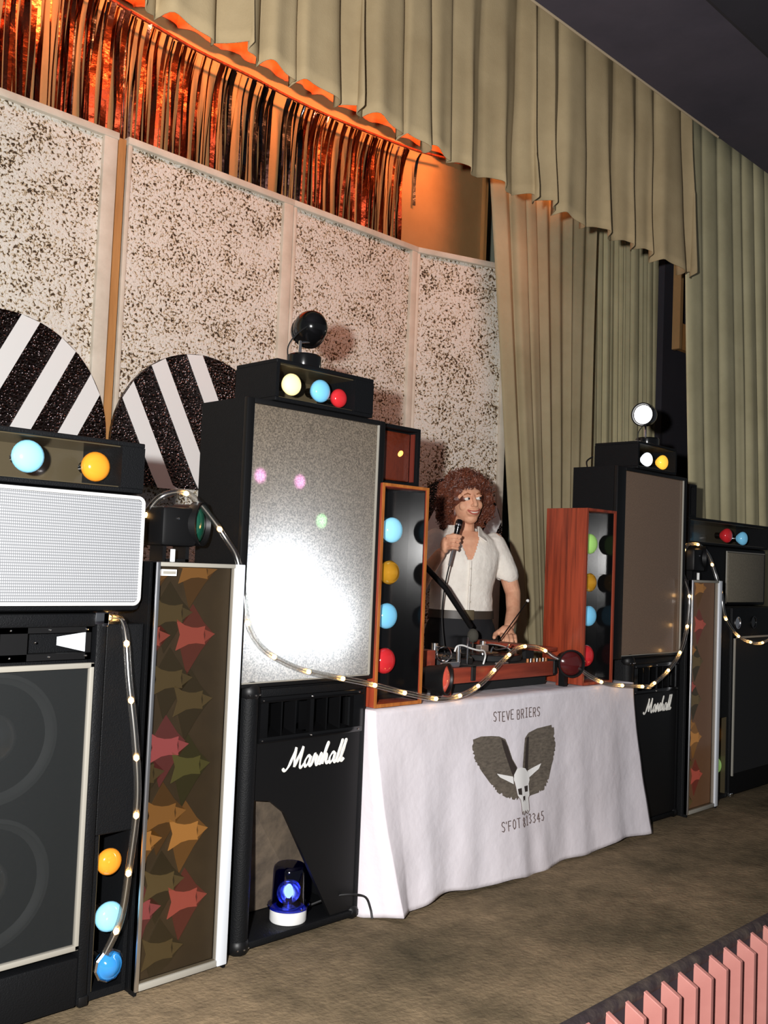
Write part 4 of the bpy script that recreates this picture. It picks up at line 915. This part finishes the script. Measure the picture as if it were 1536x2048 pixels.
H_ = lambda x, y, z: tuple(HC + HR @ Vector((x, y, z)))
b = MB()
# torso, neck, arms and legs
rings(b, [(0, .0, .88, .155, .105), (0, .0, .98, .140, .095), (0, .005, 1.08, .138, .095), (0.005, .005, 1.18, .155, .105), (.01, .01, 1.27, .165, .105), (.01, .01, 1.33, .15, .09), (.005, .01, 1.375, .085, .06)])
chain(b, [((0, .012, 1.34), .058), ((0, .0, 1.42), .052), ((0, -.005, 1.47), .055)])
chain(b, [((-.14, .01, 1.325), .056), ((-.195, -.03, 1.20), .046), ((-.235, -.07, 1.10), .040), ((-.215, -.13, 1.165), .036), ((-.176, -.21, 1.255), .026)])      # arm raised with the microphone
chain(b, [((.165, .02, 1.322), .056), ((.235, .02, 1.20), .047), ((.272, .01, 1.075), .039), ((.255, -.05, .99), .035), ((.205, -.14, .915), .026)])              # arm resting on the lid
for sx in (-1, 1): chain(b, [((.085 * sx, 0, .88), .085), ((.10 * sx, -.01, .50), .06), ((.105 * sx, .02, .09), .042)]); seg(b, (.105 * sx, .03, .045), .042, (.12 * sx, -.12, .03), .034)
# hand holding the microphone: palm, four curled fingers, thumb
b.ball((-.160, -.235, 1.295), .036, 2, (.62, .9, 1.15))
MICA, MICB = Vector((-.102, -.262, 1.408)), Vector((-.150, -.285, 1.200))
for k, zc in enumerate((1.334, 1.314, 1.294, 1.276)):
    mc = MICA.lerp(MICB, (1.408 - zc) / .208); r_ = (.0086, .0088, .0084, .0074)[k]
    pts = [(-.158, -.262 + .004 * k, zc + .002), (mc.x - .010, mc.y - .024, zc + .008), (mc.x + .018, mc.y - .018, zc + .004), (mc.x + .022, mc.y + .003, zc - .002)]
    chain(b, [(pts[0], r_ * 1.1), (pts[1], r_), (pts[2], r_ * .92), (pts[3], r_ * .8)])
chain(b, [((-.165, -.222, 1.300), .013), ((-.140, -.235, 1.335), .0115), ((-.114, -.250, 1.352), .009)])
# hand on the lid: fingers spread and bent down
b.ball((.178, -.178, .890), .040, 2, (1.0, .72, .95), Matrix.Rotation(R(-25), 3, 'X'))
for k in range(4):
    fx = .145 + .022 * k; fl = (.9, 1.0, .96, .8)[k]; r_ = (.0098, .0102, .0098, .0085)[k]
    chain(b, [((fx + .006, -.192, .878), r_ * 1.15), ((fx - .003, -.192 - .034 * fl, .876), r_ * 1.05), ((fx - .006, -.192 - .058 * fl, .870 - .010), r_ * .95), ((fx - .007, -.192 - .068 * fl, .868 - .030 * fl), r_ * .82)])
chain(b, [((.150, -.160, .892), .014), ((.122, -.180, .880), .0115), ((.108, -.205, .866), .0095)])
# head: skull, jaw, chin, nose, ears, cheeks
rot3 = HR
b.ball(H_(0, .01, .035), .098, 3, (.80, 1.0, .92), rot3); b.ball(H_(0, -.015, -.02), .080, 3, (.82, .92, 1.05), rot3); b.ball(H_(0, -.042, -.078), .036, 2, (1.05, .95, .8), rot3)
b.ball(H_(0, -.060, .045), .052, 2, (1.1, .62, .62), rot3); b.ball(H_(0, -.073, -.045), .032, 2, (1.15, .7, .8), rot3)
for sx in (-1, 1): b.ball(H_(.034 * sx, -.056, -.016), .030, 2, (1, .75, .95), rot3); b.ball(H_(.078 * sx, .005, -.008), .022, 2, (.45, .8, 1.25), rot3); b.ball(H_(.031 * sx, -.080, .030), .018, 2, (1.25, .55, .4), rot3)
chain(b, [(H_(0, -.088, .030), .0085), (H_(0, -.103, .0), .011), (H_(0, -.108, -.014), .0118)])
for sx in (-1, 1): b.ball(H_(.012 * sx, -.096, -.016), .0080, 1)
bake('body', b.bm, .0033, SKIN, man, 3)
# features
EYEW = mat('eye_white', C(226, 220, 212), .5); IRIS = mat('iris', C(30, 24, 22), .4); LIP = mat('lips', C(176, 92, 78), .45); TEETH = mat('teeth', C(232, 224, 208), .3); BROW = mat('brow', C(150, 96, 62), .8)
for sx in (-1, 1):
    e = MB().ball(H_(.031 * sx, -.082, .018), .0135, 2, (1.15, .6, .68), rot3).build('eye', EYEW, man, smooth=True)
    MB().ball(H_(.031 * sx + .0065, -.0895, .0185), .0058, 2, (1, .5, 1), rot3).build('iris', IRIS, e, smooth=True)
    MB().tube([H_(.017 * sx, -.093, .038), H_(.032 * sx, -.092, .044), H_(.047 * sx, -.082, .039)], [.003, .0042, .002], 8).build('eyebrow', BROW, man, smooth=True)
    MB().tube([H_(.018 * sx, -.090, .023), H_(.031 * sx, -.0915, .0285), H_(.045 * sx, -.082, .022)], [.0018, .0026, .0018], 6).build('eyelid', SKIN, man, smooth=True)
MB().tube(spline([H_(-.032, -.083, -.037), H_(-.018, -.096, -.043), H_(0, -.101, -.045), H_(.018, -.096, -.043), H_(.032, -.083, -.036)], 4), .0034, 8).build('upper_lip', LIP, man, smooth=True)
MB().tube(spline([H_(-.030, -.083, -.039), H_(-.016, -.094, -.054), H_(0, -.099, -.058), H_(.016, -.094, -.054), H_(.030, -.083, -.038)], 4), .0042, 8).build('lower_lip', LIP, man, smooth=True)
MB().tube(spline([H_(-.026, -.084, -.040), H_(-.014, -.094, -.048), H_(0, -.098, -.050), H_(.014, -.094, -.048), H_(.026, -.084, -.040)], 4), .0045, 8).build('teeth', TEETH, man, smooth=True)
# shirt: body, short sleeves, open collar
b = MB()
rings(b, [(0, .0, .965, .162, .118), (0, .0, 1.0, .160, .116), (0, .005, 1.08, .160, .115), (.005, .005, 1.18, .172, .120), (.01, .01, 1.27, .180, .118), (.01, .012, 1.335, .160, .098), (.005, .014, 1.385, .088, .072), (.003, .012, 1.405, .072, .066)])
chain(b, [((-.14, .01, 1.322), .062), ((-.180, -.015, 1.235), .058), ((-.200, -.032, 1.175), .058)])
chain(b, [((.162, .02, 1.318), .062), ((.212, .02, 1.235), .058), ((.243, .02, 1.165), .060)])
def vneck(c):
    dz = c.z - 1.235
    if c.y < -.02 and dz > 0 and abs(c.x - .004) < .012 + .40 * dz: return False
    if c.z > 1.393: return False
    if c.x > .17 and (c.z + .35 * (c.x - .24)) < 1.128: return False      # sleeve ends
    if c.x < -.185 and c.z < 1.135: return False
    return c.z > .968
crease = lambda p: .0045 * noise.noise((p.x * 16, p.y * 16, p.z * 9)) + .004 * noise.noise((p.x * 7 + 3, p.y * 7, p.z * 26)) * max(0, min(1, (1.25 - p.z) * 5))
sh = bake('shirt', b.bm, .006, SHIRT, man, 5, disp=crease, keep=vneck)
so = sh.modifiers.new('thickness', 'SOLIDIFY'); so.thickness = .003
for sx in (-1, 1):       # collar leaves
    b = MB(); P_ = [(.060 * sx, -.062, 1.400), (.082 * sx, -.012, 1.400), (.080 * sx, .030, 1.405), (.086 * sx, .030, 1.372), (.100 * sx, -.030, 1.362), (.092 * sx, -.100, 1.325), (.050 * sx, -.096, 1.352)]
    b._add(P_, [(0, 1, 4, 5, 6), (1, 2, 3, 4)]); c = b.build('collar', SHIRT, man); c.modifiers.new('thickness', 'SOLIDIFY').thickness = .006
MB().tube([(.006, -.116, 1.23), (.004, -.121, 1.15), (.002, -.120, 1.06), (0, -.122, .975)], [.006] * 4, 6).build('placket', SHIRT, man, smooth=True)
for z in (1.19, 1.11, 1.03): MB().ball((.004, -.129, z), .005, 1, (1, .5, 1)).build('button', CREAM, man)
b = MB(); rings(b, [(0, 0, .86, .165, .118), (0, 0, .93, .160, .114), (0, 0, .985, .153, .108)])
for sx in (-1, 1): chain(b, [((.085 * sx, 0, .88), .096), ((.10 * sx, -.01, .50), .075), ((.105 * sx, .02, .10), .062)])
bake('trousers', b.bm, .008, TROUSER, man, 4)
b = MB(); rings(b, [(0, 0, .945, .167, .121), (0, 0, .985, .164, .119)]); b.build('belt', mat('belt', C(60, 52, 44), .5), man, smooth=True)
MB().box(-.03, .03, -.130, -.118, .940, .990, bev=.004).build('buckle', mat('buckle', C(120, 108, 84), .4, .6), man, smooth=True)
for sx in (-1, 1): MB().box(.105 * sx - .045, .105 * sx + .045, -.17, .09, 0, .075, bev=.025).build('shoe', BLACK, man, smooth=True)
# hair: a rough cap and several hundred loose curls
random.seed(11)
hb = MB()
for _ in range(3600):
    a, u = random.uniform(0, 6.28318), random.uniform(-.95, 1)
    d = Vector((math.sqrt(1 - u * u) * math.cos(a), math.sqrt(1 - u * u) * math.sin(a), u))
    if d.y < -.22 and d.z < .38 and abs(d.x) < .80: continue          # leave the face free
    if d.z < -.55 and d.y < .1 and abs(d.x) < .75: continue
    k = random.choice((random.uniform(.84, 1.04), random.uniform(.84, 1.04), random.uniform(1.0, 1.17))); low = max(0, .2 - d.z)
    base = Vector((d.x * (.110 + .045 * low), d.y * (.118 + .01 * low) + .012, d.z * .118 + .028 - .03 * low)) * k
    if base.y < -.045 and base.z < .078 and abs(base.x) < .078: continue
    if base.y < .0 and base.z < .058 and abs(base.x) < .092: continue
    out = d.normalized(); fall = Vector((0, 0, -1)); ax = (out * .55 + fall * .75 + Vector((random.uniform(-.6, .6), random.uniform(-.6, .6), random.uniform(-.3, .3)))).normalized()
    e1 = ax.orthogonal().normalized(); e2 = ax.cross(e1); ph = random.uniform(0, 6.28); cr = random.uniform(.006, .011); ln = random.uniform(.028, .055)
    pts = [H_(*(base + ax * (ln * i / 8 - ln * .4) + cr * (math.cos(ph + i * 1.15) * e1 + math.sin(ph + i * 1.15) * e2))) for i in range(9)]
    hb.tube(pts, [.0021] * 8 + [.001], 4)
hair = hb.build('hair', HAIR, man, smooth=True)
b = MB(); b.ball(H_(0, .022, .050), .106, 3, (.98, 1.0, .95), rot3); b.ball(H_(0, .05, -.02), .098, 3, (1.05, .72, 1.0), rot3)
cap = bake('hair_cap', b.bm, .008, HAIR, man, 2, disp=lambda p: .012 * noise.noise((p.x * 45, p.y * 45, p.z * 45)))
# the hand microphone
mic = thing('microphone', (MX, MY, 1.2), 'black and chrome microphone held in the man\'s hand', 'microphone')
mw = Matrix.Translation((MX, MY, 0)) @ Matrix.Rotation(MA, 4, 'Z')
ax = (MICB - MICA).normalized()
def micpart(b, name, m):
    bmesh.ops.transform(b.bm, matrix=mw, verts=b.bm.verts[:]); return b.build(name, m, mic, smooth=True)
micpart(MB().lathe(MICA, ax, [(0, -.012), (.012, -.010), (.0165, .0), (.0165, .03), (.014, .036), (.0125, .09), (.010, .125), (0, .126)], 20), 'handle', GLOSSBLACK)
micpart(MB().lathe(MICA, ax, [(.0168, .012), (.0175, .016), (.0168, .020)], 20), 'collar', CHROME)
micpart(MB().tube([MICA + ax * .122, MICB], [.008, .006], 12), 'stem', CHROME)
micpart(MB().tube(spline([MICB, MICB + Vector((-.006, .02, -.06)), MICB + Vector((-.005, .06, -.14)), MICB + Vector((.0, .09, -.26)), MICB + Vector((.01, .05, -.42))], 6), .0035, 8), 'cable', RUBBER)

# ------------------------------------------------------------------ rope light swagged along the whole rig
ROPE = [(1.337, 2.312, .149), (1.37, 2.30, .234), (1.381, 2.29, .364), (1.389, 2.28, .545), (1.378, 2.29, .704), (1.362, 2.31, .86), (1.358, 2.33, .97), (1.358, 2.36, 1.016), (1.362, 2.42, 1.018), (1.39, 2.54, 1.018), (1.445, 2.565, 1.05), (1.462, 2.555, 1.15), (1.480, 2.52, 1.26), (1.509, 2.48, 1.342), (1.528, 2.455, 1.37), (1.564, 2.445, 1.383), (1.601, 2.44, 1.381), (1.636, 2.43, 1.358), (1.69, 2.42, 1.301), (1.722, 2.40, 1.25), (1.735, 2.365, 1.202), (1.749, 2.352, 1.132), (1.757, 2.345, 1.08), (1.766, 2.338, 1.013), (1.796, 2.335, .956), (1.853, 2.335, .909), (1.975, 2.335, .857), (2.125, 2.335, .824), (2.285, 2.335, .792), (2.472, 2.335, .748), (2.626, 2.32, .720), (2.78, 2.34, .722), (2.944, 2.38, .753), (3.111, 2.42, .820), (3.271, 2.46, .868), (3.40, 2.475, .868), (3.475, 2.47, .850), (3.506, 2.44, .822), (3.567, 2.365, .784), (3.625, 2.335, .746), (3.735, 2.315, .708), (3.921, 2.30, .690), (4.04, 2.29, .680), (4.102, 2.31, .679), (4.262, 2.32, .731), (4.409, 2.33, .82), (4.487, 2.338, .933), (4.512, 2.34, 1.051), (4.516, 2.35, 1.126), (4.56, 2.42, 1.252), (4.675, 2.45, 1.350), (4.735, 2.45, 1.366), (4.80, 2.44, 1.362), (4.862, 2.42, 1.313), (4.890, 2.40, 1.234), (4.898, 2.38, 1.169), (4.885, 2.352, 1.104), (4.894, 2.34, 1.005), (4.953, 2.33, .933), (5.045, 2.32, .878), (5.169, 2.32, .85), (5.283, 2.32, .839), (5.4, 2.32, .855), (5.559, 2.32, .908)]
rl = thing('rope_light', (2.6, 2.33, .70), 'clear rope light with small warm bulbs swagged along the whole rig', 'rope light')
rp = spline(ROPE, 7)
MB().tube(rp, .0102, 12).build('tube', PVC, rl, smooth=True)
MB().tube(rp, .0016, 5).build('inner_wire', mat('inner_wire', C(150, 146, 136), .4), rl, smooth=True)
acc = 0; nxt = .06
for a, c in zip(rp, rp[1:]):
    d = (c - a).length
    while acc + d > nxt:
        p = a.lerp(c, (nxt - acc) / d); tg = (c - a).normalized()
        MB().tube([p - tg * .009, p - tg * .004, p + tg * .004, p + tg * .009], [.002, .0075, .0075, .002], 8).build('bulb', BULBGLOW, rl, smooth=True)
        nxt += .152
    acc += d
